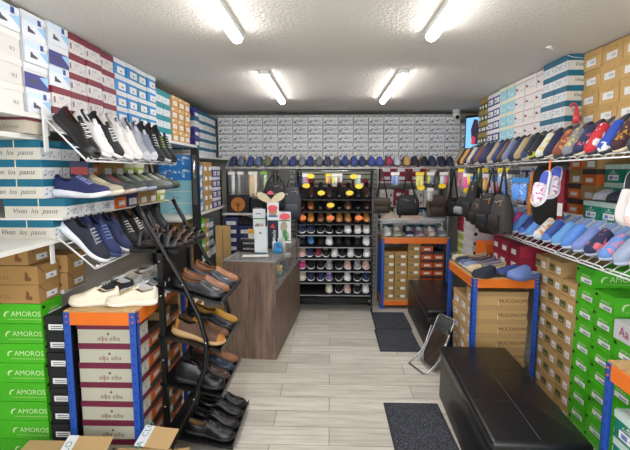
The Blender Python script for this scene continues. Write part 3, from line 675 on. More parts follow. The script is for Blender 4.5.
# ---------------------------------------------------------------- floor mats
for (x, y, rz, w_, l_, lb) in ((.565, 2.42, .005, .375, 1.1, 'dark ribbed floor mat beside the front bench'), (.64, 4.145, .0, .375, .555, 'dark ribbed floor mat beside the back bench, nearer the mirror'), (.655, 4.715, .0, .375, .56, 'dark ribbed floor mat before the display rack and back table')):
    t = thing('floor_mat', lb, 'mat', (x, y, 0), rz)
    b = MB(); n = 48; vs = []
    b.rbox(-w_/2, w_/2, -l_/2, l_/2, 0.0006, .006, .005, mat('#2b2d33', .8)); b.obj('edging', t)
    b = MB()
    for i in range(n):
        yy = -l_/2+.02+i*(l_-.04)/n; b.add([(-w_/2+.015, yy, .006), (w_/2-.015, yy, .006), (w_/2-.015, yy+.5*(l_-.04)/n, .0095), (-w_/2+.015, yy+.5*(l_-.04)/n, .0095), (w_/2-.015, yy+(l_-.04)/n, .006), (-w_/2+.015, yy+(l_-.04)/n, .006)], [(0, 1, 2, 3), (3, 2, 4, 5)], M_MAT)
    b.obj('ribbed_surface', t)

# ---------------------------------------------------------------- folding mirror on the floor
t = thing('floor_mirror', 'tilted chrome-framed shoe mirror standing on the floor by back bench', 'mirror', (.80, 3.55, 0), (0, 0, -1.2)); t.scale = (.82, .8, .95)
def loopf(w_, h_, r, M, ax=8):
    pts = []
    for (cx, cz, a0) in ((w_/2-r, h_-r, 0), (-w_/2+r, h_-r, PI/2), (-w_/2+r, r, PI), (w_/2-r, r, 1.5*PI)):
        for i in range(5): a = a0+i/4*PI/2; pts.append(M @ Vector((cx+r*math.cos(a), 0, cz+r*math.sin(a))))
    return pts
Mt = Matrix.Rotation(-.50, 4, 'X')
MB().tube(loopf(.26, .46, .03, Matrix.Translation((0, 0, .03)) @ Mt), .008, M_STEEL, 8, closed=True).obj('frame', t)
m = MB(); m.box(-.115, .115, -.003, .003, .012, .448, mat('#c4ccd0', .03, 1.0, kind='mirror'), Matrix.Translation((0, 0, .03)) @ Mt); m.obj('mirror_glass', t)
MB().box(-.118, .118, .004, .009, .01, .45, M_BLACK, Matrix.Translation((0, 0, .03)) @ Mt).obj('backing', t)
MB().tube([(-.15, .15, .33), (-.15, .05, .12), (-.15, -.1, .016), (-.13, -.13, .010), (.13, -.13, .010), (.15, -.1, .016), (.15, .05, .12), (.15, .15, .33)], .009, M_STEEL, 8).obj('base_loop', t)
MB().tube([(-.15, .06, .14), (-.15, .20, .009), (.15, .20, .009), (.15, .06, .14)], .008, M_STEEL, 8).obj('rear_foot', t)
for s in (-1, 1): MB().tube([(s*.127, .155, .355), (s*.155, .15, .33)], .013, M_BLACK, 8).obj('knob', t)

# ---------------------------------------------------------------- counter with glass case
t = thing('shop_counter', 'dark wood shop counter with glass display top', 'counter', (-.675, 3.68, 0), -.082)
hw_ = .225; Ln = 1.34; H1 = .85
G = bpy.data.materials.new('case_glass'); G.use_nodes = True; bb = G.node_tree.nodes['Principled BSDF']
bb.inputs['Base Color'].default_value = (.86, .93, .93, 1); bb.inputs['Roughness'].default_value = .03; bb.inputs['Transmission Weight'].default_value = .0; bb.inputs['Alpha'].default_value = .13
MB().box(-hw_, hw_, 0, .02, 0, H1-.006, M_WOOD).obj('front_panel', t)
MB().box(-hw_, -hw_+.02, .021, Ln, 0, H1-.006, M_WOOD).obj('side_panel', t)
MB().box(hw_-.02, hw_, .021, Ln, 0, .60, M_WOOD).obj('side_panel', t)
MB().box(-hw_, hw_, Ln+.001, Ln+.02, 0, H1-.006, M_WOOD).obj('end_panel', t)
MB().box(-hw_+.021, hw_-.021, .021, Ln, .58, .6, mat('#5c5e5e', .4)).obj('inner_shelf', t)
MB().box(hw_-.008, hw_-.003, .022, Ln-.002, .601, H1-.006, G).obj('side_glass', t)
MB().box(-hw_, hw_, 0, Ln+.02, H1-.005, H1+.003, G).obj('top_glass', t)
MB().box(-hw_, hw_, -.002, .014, H1-.005, H1+.004, mat('#8f9190', .4, kind='trim')).box(-hw_-.001, -hw_+.014, .015, Ln, H1-.005, H1+.004, mat('#8f9190', .4, kind='trim')).obj('top_edge', t)
ctr = t
def cpos(u, v, z=H1+.004):   # counter-top coordinates
    a = -.082; return (-.675+u*math.cos(a)-v*math.sin(a), 3.68+u*math.sin(a)+v*math.cos(a), z)
# things inside the glass case
cc = ['#d8d2c4', '#2c4a78', '#8a2f3c', '#5c7a52', '#c9a24e', '#3b3d42', '#b9c4cc', '#6a5040']
for i in range(9):
    x_, y_, z_ = cpos(.12+(i % 2)*.03, .12+i*.13, .6015)
    o = MB().rbox(-.035, .035, -.045, .045, 0, .05+.03*(i % 3), .008, mat(cc[i % 8], .4)).obj('polish_tin' if i % 2 else 'wallet', None, (x_, y_, z_), (0, 0, -.08))
    tag(o, f"{['cream', 'blue', 'wine red', 'green', 'mustard', 'charcoal', 'pale grey', 'brown', 'cream tall'][i]} boxed accessory inside the glass counter case", 'accessory', 'accessories inside the glass counter')

# extra kinds used on one shelf only
lk_d = [D_rect('f', -.0, .05, .02, .05, M_LABEL), D_rect('f', -.05, -.008, .02, .045, mat('#7a7442', .6))]
box_kind('kraftnarrow', 'light brown shoebox', .12, .094, .29, .03, mat('#ac8a56', .7), mat('#a5824c', .7), None, lk_d)
box_kind('kraftslim', 'light brown shoebox', .146, .094, .29, .03, mat('#ac8a56', .7), mat('#a5824c', .7), None, lk_d)
og_d = [D_rect('f', -.035, .04, .014, .042, mat('#e0b090', .6)), D_rect('f', -.03, .03, .02, .034, M_LABEL, 2)]
box_kind('orangeslim', 'orange dark-lidded shoebox', .142, .094, .29, .034, mat('#c9521d', .6), mat('#3a302d', .6), None, og_d)
box_kind('orangenarrow', 'orange dark-lidded shoebox', .118, .094, .29, .034, mat('#c9521d', .6), mat('#3a302d', .6), None, og_d)
box_kind('magentatext', 'white shoebox with magenta lettering', .18, .1, .31, 0, mat('#d6d6dc', .6), None, None, [D_text('f', 'Aa', 0, .05, .07, mat('#b0307c', .5)), D_text('r', 'Aa', -.08, .05, .08, mat('#b0307c', .5))])
box_kind('orangecarton', 'bright orange shoebox', .16, .14, .28, 0, mat('#e8721c', .6), None, None, [D_rect('f', -.06, .06, .01, .07, mat('#d8483a', .6)), D_text('f', 'LUXE', 0, .04, .04, mat('#f0a088', .6))])

def group_stack(g, *a, **k):
    return stack(*a, **k)
# ---------------------------------------------------------------- counter-side lower shelving
wall_board(XW0, -1.31, 2.15, 3.62, 1.37, 'white shelf board under the teal-lidded boxes and hiking sneakers', th=.010)
wall_board(XW0, -1.36, 1.3, 2.37, 1.265, 'white shelf board above the brown cardboard boxes')
g = 'shoeboxes around the hiking sneakers'
stack(['vivan']*3, 'R', -1.29, 2.15, 1.37, 1, 'under navy sneaker', g, 'row end', .004)
stack(['vivan', 'vivan'], 'R', -1.395, 2.152, 1.4655, [3, 3], 'behind navy sneaker', g, 'hiking sneakers', .004)
stack(['vivan'], 'R', -1.41, 2.50, 1.4655, [2], 'behind beige sneaker', g, 'single column', .004)
stack(['orange', 'navy', 'lightkraft', 'lightkraft', 'lime'], 'R', -1.30, 2.675, 1.37, 1, 'under hiking sneakers', g, 'far end', .004)
HIDDEN[0] = True
stack(['orange', 'lightkraft', 'lightkraft', 'lime', 'lime'], 'R', -1.46, 2.675, 1.47, [2]*5, 'behind hiking sneakers', g, 'far end', .004)
HIDDEN[0] = False
g = 'shoeboxes under the lower counter-side shelf'
stack(['vivan'], 'R', -1.37, 2.15, 1.2652, 1, 'on short board above brown boxes', g, 'alone')
stack([['amoros']*9 + ['mailer']*2], 'R', -1.455, 2.15, 0, 1, 'in column beside black boxes', g, 'nearest camera', .004)
put_box('mailer', -1.50, 2.245, .936+.195, ROT['R'], 'brown cardboard shoebox pushed back on top of the brown box column', g)
wall_board(XW0, -1.45, 2.35, 2.56, .955, 'short white board behind the black shoeboxes')
stack(['mailer'], 'R', -1.415, 2.345, .956, [2], 'behind first brown column', g, 'second column', .006)
stack(['black'], 'F', 2.165, -1.452, 0, [9], 'in floor stack', g, 'beside green boxes', .004)
g = 'shoeboxes under the cream sneaker table'
stack(['alba'], 'R', -.985, 2.165, 0, [8], 'under cream sneaker table', g, 'facing camera', .004)
stack(['orange', 'lightkraft', 'orange'], 'R', -.99, 2.345, 0, [7, 8, 7], 'under cream sneaker table', g, 'far end', .004)
HIDDEN[0] = True
stack(['lightkraft', 'orange', 'lightkraft', 'lightkraft'], 'R', -1.03, 2.92, 0, [8, 8, 8, 8], 'beyond cream sneaker table', g, 'far end', .01)
HIDDEN[0] = False

# ---------------------------------------------------------------- back corner shelves, counter side
wall_board(XW0, -1.235, 3.66, 5.35, 1.20, 'white corner shelf board under blue cloud-print boxes')
wall_board(XW0, -1.26, 4.10, 5.6, .72, 'low white shelf board behind the counter')
g = 'shoeboxes on the corner shelves behind the counter'
stack([['aqua']*3+['cloud']*2], 'R', -1.25, 4.06, 1.20, 1, 'on corner shelf', g, 'facing camera', .003)
stack([['cloud']*4], 'R', -1.25, 4.235, 1.20, 1, 'on corner shelf', g, 'beside aqua boxes', .003)
stack([['lightkraft']*5]*2, 'R', -1.25, 4.42, 1.20, 1, 'on corner shelf', g, 'navy-fronted boxes', .003)
stack([['navyframe']*4]*2, 'R', -1.25, 4.78, 1.20, 1, 'on corner shelf', g, 'corner', .003)
HIDDEN[0] = True
stack([['lightkraft']*4, ['amoros']*4, ['lightkraft']*4, ['vivan']*4], 'R', -1.27, 4.14, .72, 1, 'on low corner board', g, 'corner', .003)
HIDDEN[0] = False
o = MB().box(-.075, .075, 0, .05, 0, 1.03, M_KRAFT).box(-.004, .004, -.002, 0, .02, 1.0, mat('#8a6a40', .7)).obj('cardboard_carton', None, (-1.12, 4.62, 0)); tag(o, 'tall flat brown carton standing behind the counter', 'carton')
t = thing('back_shelf', 'black metal back shelf holding navy boxes behind counter', 'shelf unit', (-.96, 5.35, 0))
for sx in (-.31, .31): MB().box(sx-.012, sx+.012, -.16, -.136, 0, 1.6, M_BLACK).obj('post', t); MB().box(sx-.012, sx+.012, .2, .224, 0, 1.6, M_BLACK).obj('post', t)
for z in (.56, 1.11): MB().box(-.297, .297, -.16, .22, z-.02, z, M_WHITE if z > 1 else M_BLACK).obj('shelf', t)
g = 'navy shoeboxes behind the counter'
stack(['navy']*3, 'F', 5.205, -1.24, .561, [5, 4, 5], 'behind counter', g, 'insole display', .004)
for i, (cu, ct, lb) in enumerate((('#1d1e22', '#d0408c', 'black and magenta sneaker lying on navy boxes behind the counter'), ('#5b8ad0', '#5b8ad0', 'light blue slipper lying on navy boxes behind the counter'))):
    shoe('runner' if i == 0 else 'mule', C(cu, '#1d1e22' if i == 0 else '#d8dce4', toe=ct), (-.99+.20*i, 5.31, 1.062 if i != 0 else .963), .2, 0, lb, 'shoes on the navy boxes')
t = thing('gift_box', 'black box with orange tree emblem on the shelf above navy boxes', 'box', (-1.08, 5.25, 1.111))
MB().box(-.13, .13, 0, .2, 0, .2, M_BLACK).obj('box_body', t)
b = MB(); b.disc((0, -.002, .1), .085, mat('#c97a2c', .5)); 
b.tube([(0, -.003, .02), (0, -.003, .09)], .006, M_BLACK, 4)
for a in (-.9, -.45, 0, .45, .9): b.tube([(0, -.003, .08), (.05*math.sin(a), -.003, .08+.05*math.cos(a))], .003, M_BLACK, 4)
b.obj('emblem', t)
t = thing('gift_box', 'small black box with white lettering beside orange emblem box', 'box', (-.84, 5.25, 1.111))
MB().box(-.09, .09, 0, .2, 0, .15, M_BLACK).obj('box_body', t)
b = MB(); draw(b, [D_text('f', 'STORM', 0, .05, .03, M_LABEL)], .2, .2); b.obj('lettering', t)

# ---------------------------------------------------------------- bench-side lower stacks
g = 'green-labelled kraft shoeboxes beside the front bench'
stack(['kraftgreen']*3, 'L', 1.505, 2.738, 0, [9, 10, 10], 'beside front bench', g, 'clog table', .008)
g = 'bright green shoeboxes behind the front bench'
stack([['amoros']*7+['magentatext'], ['amoros']*9, ['amoros']*10], 'L', 1.505, 2.17, 0, 1, 'behind front bench', g, 'kraft boxes', .008)
HIDDEN[0] = True
stack(['amoros']*2, 'L', 1.56, 1.80, 0, [6, 6], 'beside sea-green boxes', g, 'magenta-lettered box', .004)
HIDDEN[0] = False
g = 'sea green shoeboxes under the small table'
stack(['comfort']*3, 'L', 1.125, 1.18, 0, [6, 6, 6], 'under table end of bench', g, 'front bench', .006)
g = 'kraft shoeboxes under the clog table'
stack(['kraftbrand']*3, 'L', 1.045, 3.21, 0, [7, 6, 6], 'under clog table', g, 'back bench', .008)
wall_board(1.488, XW1, 3.32, 4.02, .847, 'wall shelf board under the crimson shoeboxes')
wall_board(1.40, XW1, 4.03, 5.28, .66, 'low wall shelf board behind the clog table')
g = 'mixed shoeboxes behind the clog table'
stack(['red']*3, 'L', 1.405, 3.345, .8475, [2, 2, 2], 'behind clog table', g, 'grey box', .006)
stack(['greyflat'], 'L', 1.50, 3.90-.01, .8475, [1], 'beyond crimson boxes', g, 'alone', .003)
stack(['orangecarton'], 'F', 4.05, 1.40, .66, [2], 'behind clogs', g, 'front of pink box', .003)
stack(['pink'], 'F', 4.10, 1.60, .66, [4], 'behind clogs', g, 'beside orange box', .003)
stack(['blackwhite', 'blackwhite'], 'F', 4.45, 1.41, .66, [5, 5], 'beyond orange box', g, 'wall', .003)
stack([['lime']*3+['red']*2, ['lime']*3+['vivan']*3], 'F', 4.80, 1.44, .66, 1, 'beyond badge boxes', g, 'wall', .003)
stack([['lime']*4+['vivan']*3], 'F', 4.95, 1.41+.0, .0, 1, 'on floor', g, 'beside back table', .003) if False else None
UP = 1.305
wall_board(1.60, XW1, 1.6, 2.915, UP, 'wall shelf board under the upper sea-green boxes')
wall_board(1.68, XW1, 2.92, 5.28, UP, 'wall shelf board under the orange and navy-fronted boxes')
g = 'shoeboxes under the bench-side wire shelf'
stack(['comfort']*6, 'L', 1.61, 1.84, UP, 1, 'below patterned slippers', g, 'orange boxes', .003)
stack(['comfort']*6, 'L', 1.73, 1.84, UP+.112, [2]*6, 'set back below patterned slippers', g, 'orange boxes', .003)
stack([['orange', 'lightkraft', 'orange', 'lightkraft'], ['orange', 'orange', 'lightkraft', 'orange']], 'L', 1.69, 2.93, UP, 1, 'beside hanging floral slippers', g, 'navy boxes', .003)
stack(['red'], 'L', 1.70, 3.27, UP, [3], 'behind hanging floral slippers', g, 'alone', .003)
HIDDEN[0] = True
stack(['navyframe']*3, 'L', 1.69, 3.62, UP, [3]*3, 'behind hanging packets', g, 'back wall', .003)
stack(['whitetext', 'vivan', 'whitetext', 'vivan', 'vivan'], 'L', 1.69, 4.16, UP, [4]*5, 'behind hanging rucksacks', g, 'back wall', .003)
HIDDEN[0] = False

# ---------------------------------------------------------------- back area boxes behind the bags
t = thing('back_shelf', 'white back shelf unit behind handbags holding crimson and white boxes', 'shelf unit', (1.03, 5.62, 0))
for z in (.84, 1.17, 1.47): MB().box(-.43, .43, 0, .36, z-.015, z, M_WHITE).obj('shelf', t)
for sx in (-.445, .431): MB().box(sx, sx+.014, 0, .36, 0, 1.72, M_WHITE).obj('side_panel', t)
g = 'shoeboxes behind the handbags'
stack(['vivan', 'whitetext', 'vivan', 'vivan', 'whitetext'][:4], 'F', 5.63, .62, .841, [3]*4, 'on lowest shelf behind handbags', g, 'security camera', .003)
stack(['whitetext', 'red', 'whitetext', 'whitetext'], 'F', 5.63, .61, 1.171, [2]*4, 'on middle shelf behind handbags', g, 'security camera', .003)
stack(['red', 'red', 'red', 'lightkraft'], 'F', 5.63, .62, 1.471, [2, 2, 2, 2], 'on top shelf behind handbags', g, 'security camera', .003)
stack(['whitetext', 'whitetext'], 'F', 5.45, 1.52, 1.20 if False else 1.205, [4, 4], 'in corner under camera', g, 'wall', .003)
wall_board(1.50, XW1, 5.40, 5.9, 1.205, 'corner wall board under the white shoeboxes below the camera')

# slatwall behind the display rack
t = thing('slatwall', 'sage grey slatted wall panel behind the wheeled display rack', 'wall panel', (.06, 5.62, 0))
MB().box(-.56, .515, .02, .04, 0, 1.68, mat('#5f6355', .8)).obj('backing', t)
b = MB()
for i in range(28): b.box(-.56, .515, .0, .02, .006+i*.06, .05+i*.06, mat('#b9bdaa', .6))
b.obj('slats', t)
g = 'shoeboxes on the slatted wall'
for i, (x, z, k) in enumerate(((-.28, 1.40, 'red'), (.06, 1.40, 'red'), (.36, 1.40, 'red'))):
    put_box(k, x, 5.29, z, 0, f'crimson shoebox on slatted wall behind rack top, {nth(i)} from counter side', g)
t = thing('wall_bracket_shelf', 'narrow black bracket shelf for crimson boxes on slatted wall', 'shelf', (.05, 5.28, 1.385))
MB().box(-.45, .48, 0, .335, 0, .014, M_BLACK).obj('shelf', t)
for i in range(4):
    put_box('lightkraft' if i % 2 else 'olive', -.26+i*.20, 5.31, .085, 0, f'{"light brown" if i % 2 else "olive"} shoebox at floor behind the wheeled rack, {nth(i)} from counter', g)
    put_box('olive' if i % 2 else 'lightkraft', -.26+i*.20, 5.31, .20, 0, f'{"olive" if i % 2 else "light brown"} shoebox in second layer behind the wheeled rack, {nth(i)} from counter', g)
t = thing('floor_plinth', 'low black plinth under the boxes behind the wheeled rack', 'plinth', (.05, 5.30, 0)); MB().box(-.42, .42, 0, .31, 0, .083, M_BLACK).obj('plinth_board', t)

# ---------------------------------------------------------------- wheeled display rack with shoes
t = thing('display_rack', 'black wheeled metal display rack full of shoes', 'shoe rack', (.05, 5.12, 0))
RX = .425
for s in (-1, 1):
    for yy in (-.12, .12):
        MB().tube([(s*RX, yy, .07), (s*RX, yy, 1.60)], .011, mat('#4b4d52', .35, .7, kind='metal'), 8).obj('post', t)
        b = MB(); b.tube([(s*RX-.009, yy, .03), (s*RX+.009, yy, .03)], .028, M_BLACK, 12); b.box(s*RX-.014, s*RX+.014, yy-.008, yy+.008, .03, .075, M_STEEL); b.obj('caster', t)
    b = MB()
    for k in range(14): b.tube([(s*RX, -.12, .14+k*.112), (s*RX, .12, .14+k*.112)], .004, mat('#4b4d52', .35, .7, kind='metal'), 5)
    b.obj('side_rungs', t)
MB().tube([(-RX, -.12, 1.60), (RX, -.12, 1.60)], .008, M_STEEL, 6).tube([(-RX, .12, 1.60), (RX, .12, 1.60)], .008, M_STEEL, 6).obj('top_rail', t)
MB().tube([(-RX, -.12, .1), (RX, -.12, .1)], .008, M_BLACK, 6).tube([(-RX, .12, .1), (RX, .12, .1)], .008, M_BLACK, 6).obj('bottom_rail', t)
ROWZ = [1.285, 1.15, 1.01, .885, .75, .615, .475, .34, .20]
for z in ROWZ:
    b = MB(); b.box(-RX+.012, RX-.012, -.145, -.139, z-.008, z+.003, mat('#85888c', .4) if z < 1 else M_BLACK)
    b.add([(-RX+.012, -.139, z-.004), (RX-.012, -.139, z-.004), (RX-.012, .10, z+.129), (-RX+.012, .10, z+.129), (-RX+.012, -.139, z-.009), (RX-.012, -.139, z-.009), (RX-.012, .10, z+.124), (-RX+.012, .10, z+.124)],
          [(0, 1, 2, 3), (7, 6, 5, 4), (0, 4, 5, 1), (2, 6, 7, 3)], M_BLACK); b.obj('shelf', t)
db, bk, tn, nv, wh, gy, pk, mr = '#3a2620', '#1a1b1e', '#b07a45', '#232f52', '#dcdcdc', '#8a8f98', '#c9a09a', '#7a2a38'
cn = {db: 'dark brown', bk: 'black', tn: 'tan', nv: 'navy', wh: 'white', gy: 'grey', pk: 'pale pink', mr: 'maroon', '#8a5230': 'chestnut', '#3f6fa8': 'blue', '#d8d0bc': 'cream', '#b83a7c': 'magenta', '#6b4a3a': 'brown', '#c98a3c': 'mustard', '#7d6da0': 'lilac'}
rows = [
 ('loafer', [None, db, bk, db, bk, db, bk, db], bk), ('loafer', [db, '#8a5230', bk, '#6b4a3a', bk, '#6b4a3a', bk, db], bk),
 ('oxford', ['#8a5230', '#c98a3c', '#6b4a3a', tn, tn, tn, '#8a5230', tn], db), ('sneaker', [nv, nv, bk, bk, bk, wh, wh, wh], wh),
 ('sneaker', [bk, '#3f6fa8', bk, wh, bk, bk, bk, wh], bk), ('sneaker', [pk, nv, mr, bk, wh, bk, wh, bk, wh], wh),
 ('sneaker', ['#b83a7c', bk, bk, gy, bk, pk, gy, pk], wh), ('sneaker', ['#d8d0bc', nv, nv, '#7d6da0', bk, wh, bk, nv], wh),
 ('sneaker', [None, None, None, '#d8d0bc', bk, pk, bk, wh], wh)]
pit = math.atan(.133/.239)
for r, (shp, cs, sol) in enumerate(rows):
    n = len(cs); x0 = .05-RX+.012+.048; stp = (2*RX-.024-.096)/(n-1)
    for c, cc_ in enumerate(cs):
        if cc_ is None: continue
        sh = C(cc_, sol if cc_ != wh else wh, l={db: '#241a16'}.get(cc_, '#2b2c31' if cc_ != wh else '#b8bac0'), la=(wh if (r*3+c) % 3 == 0 and shp == 'sneaker' else cc_), toe=(cc_ if (r+c) % 4 else cc_))
        o = shoe(shp, sh, (x0+c*stp, 5.12-.012, ROWZ[r]+.070), -PI/2, pit, f'{cn[cc_]} {KNAME[shp][1]} on wheeled display rack, {nth(r)} shelf from top, {nth(c)} from counter side', 'shoes on the wheeled display rack', flip=bool(c % 2))
        o.scale = (.90, .84*(-1 if c % 2 else 1), .9)
YEL = mat('#f2d41f', .4); ORG = mat('#f07a1c', .4)
def oval_tag(x, y, z, m, lb, r=.034):
    t = thing('price_tag', lb, 'tag', (x, y, z), 0, 'oval price tags'); b = MB(); n = 16
    vs = [(r*1.25*math.cos(2*PI*j/n), yy, r*.78*math.sin(2*PI*j/n)) for yy in (0, .003) for j in range(n)]
    b.add(vs, [tuple(range(n)), tuple(range(n, 2*n))[::-1]] + [(j, n+j, n+(j+1) % n, (j+1) % n) for j in range(n)], m); b.obj('card', t)
    MB().tube([(0, .0, r*.7), (.0, .012, r*1.0), (0, .02, r*.4)], .0015, M_WHITE, 4).obj('string', t); return t
for i, (c, r, m, nm) in enumerate(((2, 0, YEL, 'yellow'), (5, 0, YEL, 'yellow'), (3, 1, YEL, 'yellow'), (0, 2, ORG, 'orange'), (3, 2, ORG, 'orange'), (6, 2, ORG, 'orange'))):
    n = 8; x0 = .05-RX+.06; stp = (2*RX-.12)/(n-1)
    oval_tag(x0+c*stp+.01, 4.985-.02, ROWZ[r]+.075, m, f'{nm} oval price tag on display rack, {nth(r)} shelf from top, {nth(c)} shoe from counter')

# ---------------------------------------------------------------- top rail across the back with slippers
wire_shelf('wire_shelf', 'long white wire shelf across the back carrying a row of blue slippers', (-1.17, 5.27, 1.74), (1.42, 5.27, 1.74), (-1.17, 5.06, 1.63), (1.42, 5.06, 1.63), rods=50, lip=.018)
tops = [nv, '#5b6273', '#2c3d72', '#4b5a78', '#5d6248', nv, '#5e6168', '#283a78', '#6a6e74', '#22306a', '#5b5f66', '#3c3a56', '#55585c', '#283a78', '#30407c', nv, '#35458a', '#3b4a90', '#8a3048', '#9aa4b0', '#b08a50', '#1d2130', '#171a26', nv, '#1b2340', '#2a3046']
tn_ = {'#5b6273': 'slate', '#2c3d72': 'royal navy', '#4b5a78': 'steel blue', '#5d6248': 'olive', '#5e6168': 'grey', '#283a78': 'deep blue', '#6a6e74': 'mid grey', '#22306a': 'dark blue', '#5b5f66': 'charcoal grey', '#3c3a56': 'plum', '#55585c': 'taupe grey', '#30407c': 'blue', '#35458a': 'blue', '#3b4a90': 'violet blue', '#8a3048': 'red and white', '#9aa4b0': 'pale grey', '#b08a50': 'ochre', '#1d2130': 'black', '#171a26': 'black', '#1b2340': 'ink blue', '#2a3046': 'dark navy', nv: 'navy'}
for i, c_ in enumerate(tops):
    x = -1.10 + i*(2.44/(len(tops)-1))
    o = shoe('mule', C(c_, '#3a3c44', '#c9803a' if i % 3 == 1 else '#3d4252', toe=c_), (x, 5.145, 1.688), -PI/2, .48, f'{tn_[c_]} slipper on the back wire shelf, {nth(i) if i < 13 else nth(25-i)} from the {"counter" if i < 13 else "camera"} end', 'slippers on the back wire shelf', flip=bool(i % 2))
    o.scale = (.82, .86*(-1 if i % 2 else 1), 1.0)

# ---------------------------------------------------------------- hanging goods
PL = nodes_mat('clear_plastic', lambda nt, N, Lk, b: (setattr(b.inputs['Base Color'], 'default_value', (.9, .93, .95, 1)), setattr(b.inputs['Roughness'], 'default_value', .12), setattr(b.inputs['Alpha'], 'default_value', .10)))
def packet(x, y, zt, w_, h_, cols, lb, face='F', tagm=None, grp_='plastic-bagged goods hanging from the rails', drop=0.):
    t = thing('hanging_packet', lb, 'packet', (x, y, zt-drop), {'F': 0, 'L': -PI/2+1.0+.5*math.sin(y*37)}[face], grp_)
    b = MB(); b.box(-w_/2, w_/2, -.003, .003, -.045, -.012, M_WHITE if tagm is None else tagm); b.obj('header_card', t)
    MB().tube([(0, 0, -.014), (0, .0, .006+drop), (0, .012, .012+drop), (0, .02, drop)], .0022, M_STEEL, 5).obj('hook', t)
    # two folded slippers in the bag
    for s in (-1, 1):
        m = MB(); n = 10; c1 = cols[0] if s < 0 else cols[-1]; vs = []; rr = w_*.25
        for k in range(7):
            f = k/6; rad = rr*(.5+.5*math.sin(PI*(.15+.8*f))); z = -.05-f*(h_-.06)
            for j in range(n): a = 2*PI*j/n; vs.append((s*w_*.22+rad*math.cos(a), -.004+.35*rad*math.sin(a), z))
        fs = [(k*n+j, k*n+(j+1) % n, (k+1)*n+(j+1) % n, (k+1)*n+j) for k in range(6) for j in range(n)] + [tuple(range(n))[::-1], tuple(6*n+j for j in range(n))]
        m.add(vs, fs, mat(c1, .5), None, True); m.obj('slipper_sole', t)
    m = MB(); n = 14; vs = []
    for k in range(9):
        f = k/8; d = .034*math.sin(PI*min(.08+f*.95, 1))**.6; z = -.045-f*(h_-.045)
        for j in range(n):
            a = 2*PI*j/n; vs.append(((w_/2)*math.copysign(abs(math.cos(a))**.5, math.cos(a))*(1+.03*math.sin(k*2.1+j)), d*math.sin(a), z))
    fs = [(k*n+j, k*n+(j+1) % n, (k+1)*n+(j+1) % n, (k+1)*n+j) for k in range(8) for j in range(n)]
    m.add(vs, fs, PL, None, True); m.obj('plastic_bag', t); return t
def rucksack(x, y, zt, w_, h_, d_, col_, lb, rz=0, strap=.3, trim='#2a2b30', name='rucksack', cat='bag', flap=False):
    t = thing(name, lb, cat, (x, y, zt), rz, 'bags hanging from the rails'); zb = -strap; M1 = mat(col_, .7, kind='fabric')
    b = MB(); n = 20; vs = []
    for k in range(10):
        f = k/9; z = zb - f*h_; sx = (w_/2)*(.72+.28*min(f*3.2, 1))*(1-.1*max(f-.85, 0)/.15); sy = (d_/2)*(.45+.55*min(f*2.4, 1)*(1 if f < .9 else .85))
        for j in range(n):
            a = 2*PI*j/n; vs.append((sx*math.copysign(abs(math.cos(a))**.55, math.cos(a)), sy*math.copysign(abs(math.sin(a))**.6, math.sin(a)), z))
    fs = [(k*n+(j+1) % n, k*n+j, (k+1)*n+j, (k+1)*n+(j+1) % n) for k in range(9) for j in range(n)] + [tuple(range(n)), tuple(9*n+j for j in range(n))[::-1]]
    b.add(vs, fs, M1, None, True); b.obj('bag_body', t)
    m = MB(); m.rbox(-w_*.36, w_*.36, -.02, .02, 0, h_*.38, .018, mat(trim, .7, kind='fabric'), 3, Matrix.Translation((0, -d_/2-.004, zb-h_*.9))); m.obj('front_pocket', t)
    for s in (-1, 1):
        MB().tube([(0, 0, -.004), (s*w_*.12, 0, -strap*.4), (s*w_*.3, 0, zb-.012)], .009, mat(trim, .6, kind='fabric'), 6).obj('strap', t)
    m = MB(); m.tube([(-w_*.3, -d_*.3, zb-.04), (0, -d_*.42, zb-.055), (w_*.3, -d_*.3, zb-.04)], .003, M_STEEL, 5); m.tube([(w_*.28, -d_*.35, zb-.045), (w_*.3, -d_*.42, zb-.08)], .004, mat('#c9802c', .4), 5); m.obj('zip', t)
    if flap: MB().rbox(-w_*.44, w_*.44, -.012, .012, 0, h_*.5, .01, M1, 3, Matrix.Translation((0, -d_/2-.004, zb-h_*.52))).obj('flap', t)
    MB().tube([(0, -.0, -.004), (0, -.0, .012), (0, .02, .014), (0, .03, .0)], .003, M_STEEL, 5).obj('hook', t)
    return t
RZ = 1.625
# behind the counter: accessory strips
for i, (x, w_, h_, cs, lb) in enumerate(((-1.10, .08, .27, ['#2a2c30', '#d4d6da'], 'narrow black and white insole packet hanging above orange emblem box'), (-1.00, .07, .27, ['#8b8f98', '#2a2c30'], 'narrow grey insole packet hanging above the orange emblem box'),
        (-.86, .10, .30, ['#d8b88a', '#e6dcc4'], 'beige shoe insole packet with orange dot hanging behind counter'), (-.74, .08, .32, ['#2a2c30', '#b8d49a'], 'black and white chequered lace packet with green header behind counter'))):
    packet(x, 5.02, RZ-.02, w_, h_, cs, lb, tagm=mat('#7fae4a', .5) if i == 3 else None)
rucksack(-.61, 5.0, RZ-.02, .26, .32, .12, '#23252c', 'dark rucksack hanging behind the insole display', strap=.12, trim='#30333c')
rucksack(-.42, 4.98, RZ-.02, .20, .36, .1, '#3c4048', 'grey sports bag hanging beside the display rack', strap=.18, trim='#4a4f58')
rucksack(-.36, 5.26, RZ+.02, .12, .5, .06, '#2c3a58', 'dark blue slim bag hanging at counter side of the display rack', strap=.1, trim='#2c3a58')
